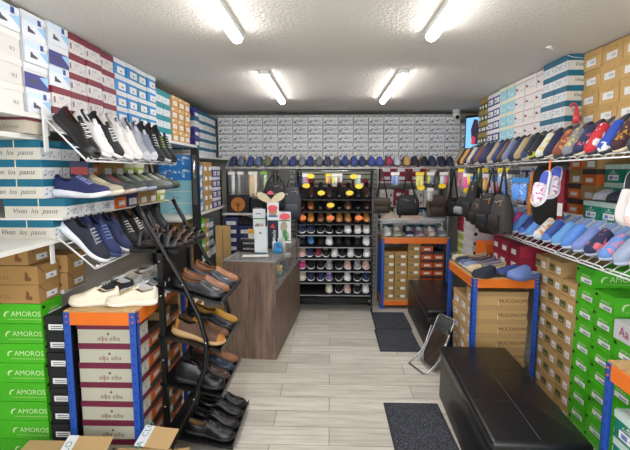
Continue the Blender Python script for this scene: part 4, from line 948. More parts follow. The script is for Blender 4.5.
# above the display rack
for i, (x, z, w_, h_, cs, tg, lb) in enumerate(((-.27, 1.585, .07, .15, ['#8b90b0', '#c0486a'], None, 'small blue and pink sock packet hanging at counter end over rack'), (-.02, 1.585, .06, .13, ['#e6c23a', '#d88a3c'], YEL, 'small orange and yellow packet hanging above the rack middle'),
        (.05, 1.585, .07, .13, ['#d8e070', '#e8e8c0'], None, 'pale yellow packet hanging above the rack middle'), (.11, 1.585, .05, .12, ['#b09098', '#d8d8d8'], None, 'small pinkish packet hanging above the rack middle'), (.30, 1.57, .07, .15, ['#7fb0a0', '#b8d8c0'], None, 'small mint packet hanging at bench end over rack'))):
    packet(x, 4.93+.02, z, w_, h_, cs, lb, tagm=tg)
for i, (x, z, lb) in enumerate(((-.21, 1.545, 'higher yellow oval tag above the rack on counter side'), (-.26, 1.44, 'lower yellow oval tag above the rack on counter side'), (.255, 1.54, 'higher yellow oval tag above the rack on bench side'), (.315, 1.435, 'lower yellow oval tag above the rack on bench side'))):
    oval_tag(x, 4.925, z, YEL, lb)
# handbags by the back table
rucksack(.575, 5.02, RZ-.02, .20, .17, .09, '#4a4038', 'brown flap handbag with long straps hanging beside the display rack', strap=.30, trim='#3a302a', name='handbag', flap=True)
rucksack(.86, 4.99, RZ-.02, .25, .22, .10, '#1b1c20', 'black handbag with orange charm hanging above the back table', strap=.27, trim='#141518', name='handbag')
rucksack(1.17, 4.99, RZ-.02, .22, .24, .10, '#473a30', 'brown leather handbag hanging above the back table', strap=.27, trim='#3a2e26', name='handbag', flap=True)
rucksack(1.36, 5.02, RZ-.02, .16, .2, .09, '#18191c', 'small black handbag hanging at bench end of the back shelf', strap=.3, trim='#141518', name='handbag')
for i, (x, z, w_, h_, cs, tg, lb) in enumerate(((.70, 1.60, .09, .16, ['#5a78c0', '#8aa0d0'], None, 'blue slipper packet hanging between handbags'), (.965, 1.60, .09, .18, ['#d8d84a', '#e8dc80'], YEL, 'yellow slipper packet hanging above the black handbag'),
        (1.08, 1.60, .08, .14, ['#b8c83a', '#5a7a9a'], None, 'green and blue slipper packet hanging between the handbags'), (1.08, 1.43, .07, .16, ['#c8c8c0', '#8a8c98'], None, 'lower pale grey packet hanging between the handbags'), (1.22, 1.60, .09, .16, ['#b8dce0', '#d85a7a'], None, 'aqua and pink packet hanging above the brown leather handbag'))):
    packet(x, 4.90, z, w_, h_, cs, lb, tagm=tg)
for (x, z, lb) in ((.975, 1.42, 'yellow oval tag under the yellow packet by handbags'), (1.20, 1.44, 'yellow oval tag under the aqua and pink packet')): oval_tag(x, 4.87, z, YEL, lb)
# bench-side rail hangings, far to near
hx = 1.31
pk_ = [(4.55, .10, .28, ['#b8487a|~#7a2850', '#c8608f'], 'dusty pink slippers in plastic bag, farthest on bench-side rail'), (4.36, .10, .22, ['#f03a98', '#f03a98|~#a02070'], 'bright pink slippers in plastic bag under bench-side slipper shelf'),
       (4.24, .08, .20, ['#f0d820', '#d8d4c0|~#403a30'], 'yellow and cream packet beside the bright pink slippers'), (4.14, .08, .22, ['#d8dce4|~#50545c', '#8a9098'], 'pale silver packet beside the yellow and cream packet'),
       (3.92, .09, .22, ['#28a83a|~#103a18', '#1c1e22'], 'green and black packet hanging in front of rucksacks'), (3.78, .10, .20, ['#f0b010|~#d03020', '#e02818'], 'yellow and red slippers in bag hanging from bench-side rail'),
       (3.70, .08, .26, ['#b8c0cc|~#3a4050', '#6a7080'], 'silver grey slippers in bag beside the yellow and red bag'), (3.60, .08, .20, ['#d890a0|~#f0f0f0', '#a83048'], 'rose and white slippers in bag hanging from bench-side rail'),
       (3.46, .09, .20, ['#90b4ec|~#f4f4f4', '#a8c0e0'], 'pale blue slippers in bag beside the rose bag'), (3.36, .10, .22, ['#3a88e8', '#4a90e0|~#e8f0f8'], 'blue slippers in bag beside the pale blue bag'), (3.28, .08, .36, ['#5a5c66|~#c0c4cc', '#70747c'], 'long grey slippers in bag beside the sky blue bag'),
       (3.16, .12, .22, ['#3a90f0', '#4a9af4|~#d8e8fa'], 'sky blue slippers in clear bag, beside the tall black insole board')]
for q, (y, w_, h_, cs, lb) in enumerate(pk_): packet(hx, y, 1.635, w_, h_*.8, cs, lb, 'L', mat(['#f0d020', '#e8e8e8', '#2a2c34', '#3a8ad0'][q % 4], .5), drop=(0, .045, .015, .07)[q % 4])
pk2 = [(4.02, .09, .24, ['#c84a3a|~#2a2a20', '#2a5a3a'], 'lower floral packet under green and black packet'), (3.84, .09, .26, ['#48a838|~#f0d020', '#e8d010'], 'lower green and yellow packet beside rucksacks')]
for (y, w_, h_, cs, lb) in pk2: packet(1.34, y, 1.41, w_, h_, cs, lb, 'L')
for (y, z, lb) in ((4.20, 1.42, 'yellow oval tag by silver packet'), (3.80, 1.20, 'lowest yellow oval tag on the hanging goods'), (3.66, 1.36, 'yellow oval tag beside the small rucksack'), (3.40, 1.40, 'yellow oval tag in front of black rucksack')): oval_tag(1.27, y, z, YEL, lb)
rucksack(1.30, 4.42, 1.63, .2, .18, .1, '#1b1c20', 'black shoulder bag with silver flap below the pink slippers', rz=-1.38, strap=.28, trim='#9aa0a6', name='handbag')
rucksack(1.30, 4.10, 1.63, .15, .36, .12, '#1d1e22', 'tall black rucksack hanging beside the floral packets', rz=-1.38, strap=.12)
rucksack(1.26, 3.84, 1.63, .15, .22, .11, '#2e2926', 'dark brown shoulder bag hanging under the yellow and red bag', rz=-1.38, strap=.26, trim='#1e1b1a')
rucksack(1.25, 3.54, 1.63, .20, .31, .13, '#141518', 'large black rucksack with orange zip pull hanging near the crimson boxes', rz=-1.38, strap=.2, trim='#1f2126')
rucksack(1.25, 3.30, 1.63, .17, .28, .12, '#3a3634', 'charcoal rucksack hanging next to the tall black board', rz=-1.38, strap=.2, trim='#2a2624')
# tall black insole board and the orange hanger with floral slippers
t = thing('insole_board', 'tall black insole-shaped board hanging behind the floral slippers', 'display board', (1.42, 3.02, 1.66), -1.2)
m = MB(); n = 28; pts = []
for j in range(n):
    a = 2*PI*j/n; pts.append((.105*math.copysign(abs(math.cos(a))**.5, math.cos(a))*(1+.08*math.sin(a)), .20*math.copysign(abs(math.sin(a))**.7, math.sin(a))-.22))
m.add([(p[0], -.008, p[1]) for p in pts]+[(p[0], .008, p[1]) for p in pts], [tuple(range(n)), tuple(range(n, 2*n))[::-1]]+[(j, n+j, n+(j+1) % n, (j+1) % n) for j in range(n)], M_BLACK); m.obj('board', t)
MB().tube([(0, 0, -.03), (0, 0, .006)], .004, M_BLACK, 5).obj('hanging_loop', t)
MB().tube([(-.11, 0, -.06), (-.125, -.01, -.2), (-.12, -.01, -.36)], [.012, .016, .014], mat('#c9782c', .5), 7).tube([(-.118, 0, -.04), (-.135, 0, -.12), (-.13, 0, -.22)], [.008, .014, .01], mat('#4a86c0', .5), 7).obj('coloured_insoles', t)
o = MB().tube([(0, .0, .0), (.012, 0, .012), (.024, 0, .002)], .005, M_ORANGE, 6).tube([(0, 0, 0), (0, 0, -.05), (-.01, 0, -.075)], .006, M_ORANGE, 6).tube([(.0, 0, -.07), (-.03, 0, -.13), (-.055, 0, -.17)], .006, M_ORANGE, 6).tube([(0, 0, -.07), (.01, 0, -.09)], [.012, .009], M_ORANGE, 8).obj('shoe_hanger', None, (1.285, 2.70, 1.655), (0, 0, -.35))
tag(o, 'orange plastic shoe hanger holding the white floral slippers', 'hanger')
fl = C('#e4e0ee|~#c870a0', '#ecebf2', '#4a5cc0', toe='#e8e4f0|~#d8a840')
for i, (x, y, z, yaw, p_, rr, lb) in enumerate(((1.24, 2.66, 1.49, -2.55, 1.12, .25, 'white floral slipper hanging in front on the orange hanger'), (1.33, 2.74, 1.52, -2.4, .95, -.2, 'white slipper with violet lining hanging behind on orange hanger'))):
    shoe('mule', fl, (x, y, z), yaw, p_, lb, 'slippers on the orange hanger', True, roll=rr).scale = (.82, .9, .9)
t = thing('hanging_tag', 'crimson card with white label hanging behind the floral slippers', 'tag', (1.44, 2.86, 1.60), -1.1)
MB().box(-.02, .02, 0, .006, -.32, 0, mat('#861c2c', .5)).obj('card', t); MB().box(-.017, .017, -.003, -.0005, -.28, -.20, M_WHITE).obj('label', t)
o = MB().tube([(0, 0, .0), (.012, 0, .01), (.02, 0, 0)], .004, mat('#d8443a', .4), 6).tube([(0, 0, 0), (0, 0, -.1), (.0, 0, -.13)], [.005, .005, .012], mat('#d8443a', .4), 6).obj('shoe_hanger', None, (1.345, 2.02, 1.66)); tag(o, 'red plastic hanger holding the white slippers by frame edge', 'hanger')
shoe('mule', C('#e2dede', '#e8e6e6', '#2a2c34', toe='#e8c0c0'), (1.375, 2.03, 1.47), -2.5, 1.1, 'white slipper with black lining hanging from the red hanger', 'slippers on the red hanger', True)
shoe('mule', C('#e2dede', '#e8e6e6', '#2a2c34', toe='#e2dede'), (1.42, 2.17, 1.47), -2.5, 1.2, 'white slipper hanging behind its pair on red hanger', 'slippers on the red hanger', True)

# ---------------------------------------------------------------- counter-side shoes
def slope_spot(A, B, C_, D, f, L_=.28, up=.010):
    """middle of the sloping shelf at fraction f along it, and its pitch"""
    A, B, C_, D = map(Vector, (A, B, C_, D)); b_ = A.lerp(B, f); c_ = C_.lerp(D, f); d = (c_-b_); pitch = math.atan2(-d.z, math.hypot(d.x, d.y)); yaw = math.atan2(d.y, d.x)
    n = Vector((-math.sin(-pitch)*math.cos(yaw), -math.sin(-pitch)*math.sin(yaw), math.cos(pitch)))
    n = Vector((math.sin(pitch)*math.cos(yaw), math.sin(pitch)*math.sin(yaw), math.cos(pitch)))
    p = c_ - d.normalized()*(L_*.5+.004) + n*up
    return p, yaw, pitch
TOPW = ((-1.365, 2.15, 1.85), (-1.365, 3.40, 1.85), (-1.17, 2.15, 1.648), (-1.17, 3.40, 1.648))
g = 'shoes on the upper counter-side wire shelf'
for i, (shp, c, lb) in enumerate((('oxford', C('#1c1d22', '#202024', '#6a4030', '#e0e0e0'), 'black leather shoe with brown lining and white bow'),
    ('sneaker', C('#dcdcdc', '#e8e8e8', '#55585f', '#f0f0f0'), 'white sneaker with grey lining'), ('sneaker', C('#22242a', '#e6e6e6', '#2c2e34', '#dcdcdc'), 'black sneaker with white sole'),
    ('runner', C('#dad9d6', '#e8e8e6', '#c0b8ac'), 'white chunky sneaker with beige lining'), ('sneaker', C('#e4e4e2', '#ececec', '#8a8c90'), 'plain white sneaker'),
    ('runner', C('#a2a6b0', '#d4d6da', '#3a3e48', toe='#c2c6ce'), 'light grey running shoe'), ('sneaker', C('#8f96aa', '#e4e4e6', '#2c2e38', toe='#d4d6dc'), 'grey-blue sneaker with pale toe'),
    ('runner', C('#26282e', '#3a3c42', '#15161a', '#d8d8d8'), 'black running shoe with white laces'), ('runner', C('#2e3036', '#d0d0d0', '#15161a', '#8fb040'), 'black running shoe with green laces'), ('runner', C('#1d1e22', '#2b2c30', '#15161a', '#dcdcdc'), 'black running shoe at far end'))):
    p, yw, pt = slope_spot(*TOPW, .055+i*.098)
    shoe(shp, c, p, yw, pt, f'{lb}, {nth(i)} on upper counter-side wire shelf', g, True, flip=bool(i % 2))
g = 'sneakers in front of the stacked teal-lidded boxes'
for i, (c, lb) in enumerate(((C('#222a5c', '#e0e3ea', '#34417a', '#7f8ab8'), 'navy slip-on running shoe'), (C('#a8a08a', '#d8d2c0', '#8a8470', '#c8c0a8'), 'beige sneaker'), (C('#4a4e50', '#b8a89c', '#2a2c2e', '#8a3a3a', '#3a3e42'), 'grey camouflage running shoe with pale orange sole'),
    (C('#3e463e', '#a4aab0', '#22262a', '#7a8a70'), 'dark green running shoe'), (C('#5a6070', '#9aa0ac', '#22242a', '#9aa86a', '#4a505c'), 'slate running shoe with green laces'), (C('#6a7064', '#4a4c50', '#2a2c2a', '#c8ccb8'), 'olive hiking sneaker'), (C('#8a8e90', '#5a5c60', '#2a2c2e', '#d4d6d0'), 'pale grey hiking sneaker'), (C('#5c6450', '#3a3c3e', '#22242a', '#b8bca8'), 'mossy hiking sneaker'))):
    shoe('runner', c, (-1.25, 2.235+i*.150, 1.4665 if i < 3 else 1.471), -.12, 0, f'{lb}, {nth(i)} on row of boxes under wire shelf', g, True, flip=bool(i % 2))
LOWW = ((-1.385, 2.17, 1.30), (-1.385, 3.25, 1.30), (-1.17, 2.17, 1.115), (-1.17, 3.25, 1.135))
g = 'shoes on the lower counter-side wire shelf'
for i, (shp, c, lb) in enumerate((('runner', C('#1a1f30', '#d4d8e0', '#1a1c24', '#aab4c8'), 'dark navy running shoe with pale sole'), ('runner', C('#22305e', '#3a4878', '#1a2038', '#8090c0'), 'blue running shoe with blue sole'), ('runner', C('#222c50', '#d0d4dc', '#1a1c28'), 'navy running shoe with white sole'),
    ('sneaker', C('#1c1d22', '#1c1d22', '#8a5a30', '#c8c8c8'), 'black sneaker with tan lining'), ('sneaker', C('#1d1f24', '#d8d8d8', '#15161a', '#e0e0e0'), 'black sneaker with white laces'), ('loafer', C('#2a241f', '#1c1a18', '#9a6a38'), 'dark loafer with brown lining'), ('oxford', C('#1c1d22', '#1c1d22', '#15161a'), 'black lace-up shoe'), ('sneaker', C('#2a2c34', '#d4d4d4', '#15161a'), 'charcoal sneaker'))):
    p, yw, pt = slope_spot(*LOWW, .07+i*.124)
    shoe(shp, c, p, yw, pt, f'{lb}, {nth(i)} on lower counter-side wire shelf', g, True, flip=bool(i % 2))
g = 'pale sneakers on the orange table'
for i, (x, y, yw, c, lb) in enumerate(((-1.215, 2.225, PI+.12, C('#eadfca', '#e8e0d0', '#c0a88a', '#e4dccc'), 'cream sneaker with beige sole at table corner'), (-1.02, 2.225, PI+.22, C('#e2d9c6', '#e4dccc', '#b09878', '#a08a4a'), 'cream sneaker with gold laces overhanging table edge'),
    (-1.20, 2.37, PI+.1, C('#2a2c30', '#dcdcdc', '#8a5a34', '#d8d8d8'), 'black and white sneaker behind the cream one'), (-1.02, 2.36, PI+.1, C('#d8d8da', '#e0e0e0', '#c0a0a0', '#e6e6e6'), 'white sneaker with pink lining'),
    (-1.20, 2.50, PI, C('#e0e0e2', '#e6e6e6', '#a8a8ac', '#e6e6e6'), 'white sneaker in third row'), (-1.03, 2.49, PI-.2, C('#a8acb0', '#d8d8d8', '#606468', '#e0e0e0'), 'grey sneaker in fourth row'), (-1.20, 2.64, PI, C('#d8d0c0', '#e0dccf', '#9a9284'), 'ivory sneaker near the wall'), (-1.12, 2.78, PI, C('#e2e2e2', '#e6e6e6', '#9aa0a8'), 'white sneaker at table far end'))):
    shoe('sneaker', c, (x, y, .9125), yw, 0, f'{lb} on blue and orange table', g, True).scale = (.88, .9*(-1 if i % 2 else 1), .92)

# ---------------------------------------------------------------- black D-shaped shoe rack
t = thing('shoe_rack', 'black metal shoe rack with bowed front tubes between cream sneakers and counter', 'shoe rack', (-.91, 2.35, 0))
YN, YF_ = 0.0, .48; MBk = mat('#0a0b0d', .35, .2, kind='metal')
arcp = [(-.10, 1.42), (-.06, 1.34), (.03, 1.18), (.13, 1.0), (.21, .82), (.245, .68), (.235, .54), (.17, .36), (.07, .16), (.01, .012)]
for yy in (YN, YF_):
    MB().box(-.014, .014, yy-.014, yy+.014, 0.0005, 1.24, MBk).obj('post', t)
    MB().tube([(x, yy-.030 if yy == YN else yy+.030, z) for x, z in arcp], .0135, MBk, 8).obj('bowed_tube', t)
    for z in (.30, .57, .93, 1.12): MB().tube([(-.001, yy-.016 if yy == YN else yy+.016, z), (-.001, yy-.020 if yy == YN else yy+.02, z)], .006, M_STEEL, 8).obj('bolt', t)
    for x, z in arcp[3:8:2]: MB().tube([(x, yy-.044 if yy == YN else yy+.044, z), (x, yy-.048 if yy == YN else yy+.048, z)], .006, M_STEEL, 8).obj('bolt', t)
RLV = [((-.025, .99), (.33, .895)), ((-.025, .71), (.32, .625)), ((-.025, .435), (.32, .365)), ((-.02, .13), (.37, .06))]
for (x0, z0), (x1, z1) in RLV:
    b = MB(); th = .012
    b.add([(x0, YN-.014, z0), (x1, YN-.014, z1), (x1, YF_+.014, z1), (x0, YF_+.014, z0), (x0, YN-.014, z0-th), (x1, YN-.014, z1-th), (x1, YF_+.014, z1-th), (x0, YF_+.014, z0-th)],
          [(0, 1, 2, 3), (7, 6, 5, 4), (0, 4, 5, 1), (1, 5, 6, 2), (2, 6, 7, 3), (3, 7, 4, 0)], MBk)
    b.add([(x1, YN-.014, z1-th), (x1+.004, YN-.014, z1-th), (x1+.004, YF_+.014, z1-th), (x1, YF_+.014, z1-th), (x1, YN-.014, z1+.016), (x1+.004, YN-.014, z1+.016), (x1+.004, YF_+.014, z1+.016), (x1, YF_+.014, z1+.016)],
          [(0, 3, 2, 1), (4, 5, 6, 7), (0, 1, 5, 4), (1, 2, 6, 5), (2, 3, 7, 6), (3, 0, 4, 7)], mat('#4a4b4e', .35, .5, kind='metal'))
    b.obj('shelf', t)
MB().box(-.16, .10, YN-.014, YF_+.03, 1.165, 1.185, MBk).box(.096, .10, YN-.014, YF_+.03, 1.185, 1.20, MBk).obj('top_shelf', t)
MB().box(-.012, .0, .015, YF_-.015, .96, 1.15, M_BLACK).obj('back_panel', t)
g = 'shoes on the black bowed shoe rack'
lv = [
 [('loafer', C('#23262c', '#17181c', '#a8733f'), 'black leather loafer with tan lining'), ('loafer', C('#8f6046', '#7a4e38', '#b98a5e'), 'brown leather loafer with tan lining'), ('loafer', C('#2c3440', '#1c2028', '#9a6a40'), 'navy woven loafer with strap'), ('loafer', C('#a06c48', '#8a5a3c', '#5a3a28'), 'light tan woven loafer')],
 [('runner', C('#5a4030', '#b89468', '#2a221c', toe='#b07030'), 'brown walking shoe with gum sole'), ('loafer', C('#7a5038', '#4a3020', '#b08a5a'), 'brown perforated loafer'), ('loafer', C('#23272e', '#17181c', '#3a3028'), 'black perforated loafer'), ('loafer', C('#c8922c', '#6a4a2a', '#8a6030'), 'mustard leather loafer')],
 [('boot', C('#1d1d20', '#131316', '#2a2420'), 'black ankle boot'), ('oxford', C('#4a342c', '#2a1e1a', '#2a1e1a'), 'dark brown lace-up shoe'), ('loafer', C('#2e3c50', '#1a2230', '#5a4030'), 'dark blue loafer'), ('loafer', C('#96603f', '#6a4430', '#4a3020'), 'chestnut loafer')],
 [('oxford', C('#17181b', '#101012', '#a8855a', '#3c3e44'), 'black lace-up shoe with tan lining'), ('oxford', C('#1b1c20', '#101012', '#2a2622', '#3c3e44'), 'black lace-up shoe with dark lining'), ('oxford', C('#15161a', '#101012', '#1d1b1a', '#3c3e44'), 'black lace-up shoe, plain toe'), ('oxford', C('#1c1e24', '#121316', '#22201e', '#3c3e44'), 'black lace-up shoe with thick sole')]]
ww = ['top', 'second', 'third', 'lowest']
for r, shs in enumerate(lv):
    (x0, z0), (x1, z1) = RLV[r]; pt = math.atan2(z0-z1, x1-x0); xm = x1-.150*math.cos(pt); zm = z1+.150*math.sin(pt)
    for c, (shp, cc_, lb) in enumerate(shs):
        shoe(shp, cc_, (-.91+xm, 2.35+.058+c*.121, zm+.002), 0, pt, f'{lb} on {ww[r]} sloping level of bowed rack', g, True, flip=bool(c % 2))
    for c, (shp, cc_, lb) in enumerate(shs[:2] if r == 2 else []): pass
for i in range(4):
    sandal((-.935+.02*(i % 2), 2.40+i*.121, 1.186), -.05, 0, f"{['black woven', 'dark brown woven', 'brown strappy', 'black and tan strappy'][i]} sandal on top board of bowed rack", 'sandals on the bowed rack', ['#2c2e36', '#4a342a', '#5a4436', '#2a2624'][i], '#2a2422')

# ---------------------------------------------------------------- bench-side slippers
UPW = ((1.485, 1.7, 1.85), (1.485, 4.72, 1.82), (1.30, 1.7, 1.665), (1.30, 4.72, 1.635))
ups = [('#2e3238', '#2e3238', 'dark charcoal'), ('#3858b0', '#3858b0', 'royal blue'), ('#33383e', '#33383e', 'slate grey'), ('#3a1a24|~#a8802a', '#3a1a24', 'maroon and yellow'), ('#2848a8', '#2848a8|#dcdce0', 'blue and white football'), ('#b82a34|#e0dcdc', '#b82a34', 'red and white striped'), ('#2a2f52|#9a4a6a', '#2a2f52', 'navy and pink'),
       ('#7d8288|~#d8b83a', '#7d8288', 'grey with yellow print'), ('#8a4a34|~#c88a5c', '#8a4a34', 'rust patterned'), ('#20294a', '#20294a', 'plain navy'), ('#dcdccc|#e0c42a', '#dcdccc', 'white and yellow'), ('#1b1f28', '#1b1f28|#c8cc3a', 'black with lime stripe'), ('#262c44', '#3a4670', 'ink blue'), ('#b09c7a', '#b09c7a', 'beige'),
       ('#283458', '#283458', 'navy felt'), ('#7684a6', '#7684a6', 'grey-blue felt'), ('#5a4436', '#5a4436', 'dark brown felt'), ('#2c3c6c', '#2c3c6c', 'deep blue felt'), ('#a8977c', '#a8977c', 'sand felt'), ('#1f2746', '#1f2746', 'midnight blue felt'), ('#22305c', '#22305c', 'marine blue'), ('#6a4230', '#6a4230', 'rust brown felt'),
       ('#2a3764', '#2a3764', 'blue felt'), ('#c0b498', '#c0b498', 'pale beige'), ('#242c4c', '#242c4c', 'dark navy felt'), ('#c88f3c', '#c88f3c', 'ochre felt'), ('#2b2e38', '#2b2e38', 'near-black felt'), ('#8a7458', '#8a7458', 'tan felt')]
g = 'slippers on the upper bench-side wire shelf'
n = len(ups)
for i, (c1, c2, nm) in enumerate(ups):
    p, yw, pt = slope_spot(*UPW, .02+i*(.965/(n-1)), .262)
    sh = shoe('mule', C(c1, '#30343c' if i % 3 else '#c9bfa6', '#3c404c', toe=c2), p, yw, pt, f'{nm} slipper on the upper bench-side wire shelf', g, True, flip=bool(i % 2))
    sh.scale = (1, .94*(-1 if i % 2 else 1), 1.12)
LWW = ((1.565, 1.70, 1.275), (1.565, 3.98, 1.265), (1.335, 1.70, 1.12), (1.335, 3.98, 1.105))
los = [('#aab4cc', '#aab4cc', 'light lilac-blue'), ('#232b4e', '#232b4e', 'dark navy'), ('#d2ccbc', '#d2ccbc', 'cream'), ('#98a6c4', '#98a6c4', 'grey-blue'), ('#6a94d4|~#d88098', '#6a94d4', 'blue slipper with pink flower,'), ('#2a3054|#d8707a', '#2a3054', 'navy floral'), ('#7c8fce', '#7c8fce', 'periwinkle'), ('#5a8ad8', '#5a8ad8', 'bright blue'),
       ('#6aa4e2', '#6aa4e2', 'sky blue'), ('#3c5aa6', '#5a8ad8', 'two-tone blue'), ('#d8d8d8|~#e0a040', '#d8d8d8', 'white with yellow print'), ('#5f96e0', '#5f96e0', 'clear blue'), ('#2c3a78', '#4a74c4', 'dark blue with paler toe'), ('#5a90dc', '#5a90dc', 'cornflower blue'), ('#d84a98', '#d84a98', 'magenta'), ('#6a9ee0', '#6a9ee0', 'pale cornflower'), ('#e088b0', '#6a9ee0', 'pink and blue'), ('#7aa8e4', '#7aa8e4', 'powder blue'), ('#4468b8', '#4468b8', 'mid-blue')]
g = 'pastel slippers on the lower bench-side wire shelf'
n = len(los)
for i, (c1, c2, nm) in enumerate(los):
    p, yw, pt = slope_spot(*LWW, .03+i*(.945/(n-1)), .285)
    sh = shoe('mule', C(c1, '#b8c4dc', '#7f9cd0' if i > 3 else '#6a7080', toe=c2), (p[0]+.022, p[1], p[2]+.014), PI-.05, pt, f'{nm} slipper on the bench-side lower wire shelf'.replace(', slipper', ''), g, True, flip=bool(i % 2))
    sh.scale = (1, (1 if i > 7 else 1.08)*(-1 if i % 2 else 1), 1.1)
g = 'slippers lying behind the lower bench-side wire shelf'
for i, (c1, nm) in enumerate((('#2a3054', 'navy'), ('#d05a8a', 'deep pink'), ('#5a84cc', 'mid blue'), ('#7a86a8', 'grey felt'), ('#8a94b4', 'pale grey felt'), ('#4a74c4', 'strong blue'), ('#26345e', 'dark blue'))):
    shoe('mule', C(c1, '#a8b4cc', '#6a7080', toe=c1), (1.76 , 2.0+i*.13 + (0 if i < 7 else .0), 1.3125), PI-.1, 0, f'{nm} slipper resting on pale lids of the sea-green boxes', g, True) if i in (99,) else None
# grey slide and dark slide on the sea green boxes
shoe('mule', C('#b8bac4', '#c8cad2', '#5a5c66'), (1.775, 2.88-.12, 1.5365), PI+.2, 0, 'pale grey slide resting on topmost sea-green boxes, beside orange boxes', 'slides on the sea-green boxes', True) if False else None
for i, (c, y, lb) in enumerate((('#b4b7c4', 2.80, 'pale grey slide standing on the pale lid of a sea-green box'), ('#2c3140', 2.66, 'dark navy slide on the pale lid beside the grey slide'))):
    o = shoe('mule', C(c, c, '#4a4c58'), (1.675, y, UP+.1135), PI+.3, 0, lb, 'slides on the sea-green boxes', True); o.scale = (.44, 1.25, .9)
# dark folded slippers lying on the crimson boxes
for i, (c1, x, y, z, lb) in enumerate((('#2a3450', 1.70, 3.50, 1.021, 'navy slipper lying on the crimson boxes'), ('#8a8f9c', 1.70, 3.36, 1.021, 'grey felt slipper lying on crimson boxes'))):
    shoe('mule', C(c1, c1, '#3a3e48'), (x, y, z), PI, 0, lb, 'slippers on crimson boxes', True) if False else None
# clogs on the table
g = 'clogs and slippers on the clog table'
cl_ = [('#b8ac90', '#c8bca0', '#8a6a44', 'cream clog'), ('#28304a', '#4a4c52', '#c09a68', 'navy open clog'), ('#4f5c80', '#9a9fac', '#c09a68', 'slate clog'), ('#7886a8', '#b8bcc8', '#b89060', 'grey-blue clog'), ('#cdbd98', '#c8bca0', '#8a6a44', 'beige clog with dark strap')]
for i, (u, s, l, nm) in enumerate(cl_):
    shoe('ballet', C(u, s, l, toe=u), (1.165, 3.745-i*.104, .8475), PI-.10, 0, f'{nm}, {nth(i)} from the far end of clog table', g, True).scale = (1.12, 1.1*(-1 if i % 2 else 1), 1.45)
o = shoe('mule', C('#252b3e', '#2a2e3a', '#a8855a', toe='#1d2232'), (1.15, 3.215, .8475), PI+.42, 0, 'large dark navy clog with tan insole at near corner of clog table', g, True); o.scale = (1.08, 1.1, 1.0)
for i, (x, y, yw, c1, c2, nm) in enumerate(((1.335, 3.255, PI+.25, '#3a4a86', '#a8b8d8', 'indigo slipper with white trim'),)):
    shoe('mule', C(c1, '#3a3c42' if i < 2 else '#b8c4dc', c2), (x, y, .8475), yw, 0, f'{nm} in the wall-side row of clog table', g, True, flip=bool(i % 2))
o = shoe('mule', C('#7288c8', '#5a6ea8', '#a8b4d8'), (1.36, 3.14, .8475), PI+.42, 0, 'light periwinkle slipper at wall-side near corner of clog table', g, True); o.scale = (1.0, 1.15, 1.25)
shoe('mule', C('#232a40', '#20242e', '#3a3e4c', toe='#232a40'), (1.27, 1.47, .8575), PI+.35, 0, 'dark navy felt slipper on the table with sea-green boxes', 'slippers on the small table', True)
# running shoes on the back table
g = 'pastel shoes on the back table'
for i, (c1, c2, nm) in enumerate((('#dfe2e8', '#e8e8ea', 'white running shoe'), ('#8a8f7c', '#b8bcae', 'sage sneaker'), ('#283250', '#d0d4dc', 'navy sneaker'), ('#7c6c80', '#c8bcc4', 'mauve sneaker'), ('#b8a8a4', '#dcd0cc', 'rose-grey sneaker'), ('#7e8494', '#c8ccd4', 'grey sneaker'))):
    shoe('sneaker', C(c1, c2, '#4a4c54', '#e0e0e0', toe=c1), (.655+i*.128, 5.262, .8475), -PI/2+.1, 0, f'{nm} on back table, front row, {nth(i)} from display rack', g, True, flip=bool(i % 2))
t = thing('shoe_riser', 'low white riser under the back row of shoes on back table', 'riser', (.985, 5.455, .8475)); MB().box(-.37, .37, -.04, .05, .13, .14, M_WHITE).box(-.37, -.355, -.04, .05, 0, .13, M_WHITE).box(.355, .37, -.04, .05, 0, .13, M_WHITE).obj('riser_board', t)
for i, (x, c1, c2, nm) in enumerate(((.72, '#d8c4b0', '#e4e4e4', 'cream and black sneaker'), (.99, '#d4b8a4', '#dcd4cc', 'peach running shoe'), (1.25, '#9aa0ac', '#d0d4d8', 'light grey running shoe'))):
    shoe('runner', C(c1, c2, '#3a3c44', '#e8e8e8', toe='#22242a' if i == 0 else c1), (x, 5.455, .9885), .08 if i else 3.0, 0, f'{nm} sideways on riser at back table', g, True).scale = (.95, 1, 1.3)
g = 'shoeboxes inside the back table'
stack(['kraftnarrow', 'kraftslim', 'kraftslim', 'orangeslim', 'orangenarrow'], 'F', 5.175, .632, .1085, [6, 6, 7, 7, 6], 'inside back table', g, 'bench side', .004)

# ---------------------------------------------------------------- display on the counter
def cthing(name, label, cat, u, v, g=None): return thing(name, label, cat, cpos(u, v), -.082, g)
t = cthing('insole_display', 'tall cardboard insole display standing on the counter', 'display stand', .06, .62)
MB().box(-.05, .05, 0, .10, 0, .02, M_BLACK).box(-.012, .012, .04, .06, .02, .60, M_BLACK).box(-.16, .16, .040, .048, .30, .31, M_STEEL).box(-.16, .16, .040, .048, .52, .53, M_STEEL).obj('stand', t)
def card(u, v, z0, w_, h_, lb, paint):
    c = thing('insole_packet', lb, 'packet', cpos(u, v, H1+.004+z0), -.082, 'insole packets on the counter display')
    b = MB(); b.box(-w_/2, w_/2, 0, .012, 0, h_, mat('#e4e6ea', .5)); b.obj('card', c); m = MB(); paint(m); m.obj('print', c)
    MB().tube([(0, .006, h_), (0, .02, h_+.008), (0, .03, h_-.02)], .002, M_STEEL, 4).obj('hook', c); return c
def foot(m, x, z, s, col_, y=-.001, rot_=0.):
    pts = [(-.3, -1), (.3, -1), (.38, -.5), (.25, 0), (.42, .5), (.35, .9), (.05, 1.05), (-.3, .8), (-.42, .3), (-.28, -.1), (-.38, -.6)]
    m.add([(x+(p[0]*math.cos(rot_)-p[1]*math.sin(rot_))*s, y, z+(p[0]*math.sin(rot_)+p[1]*math.cos(rot_))*s) for p in pts], [tuple(range(len(pts)))[::1]], mat(col_, .6))
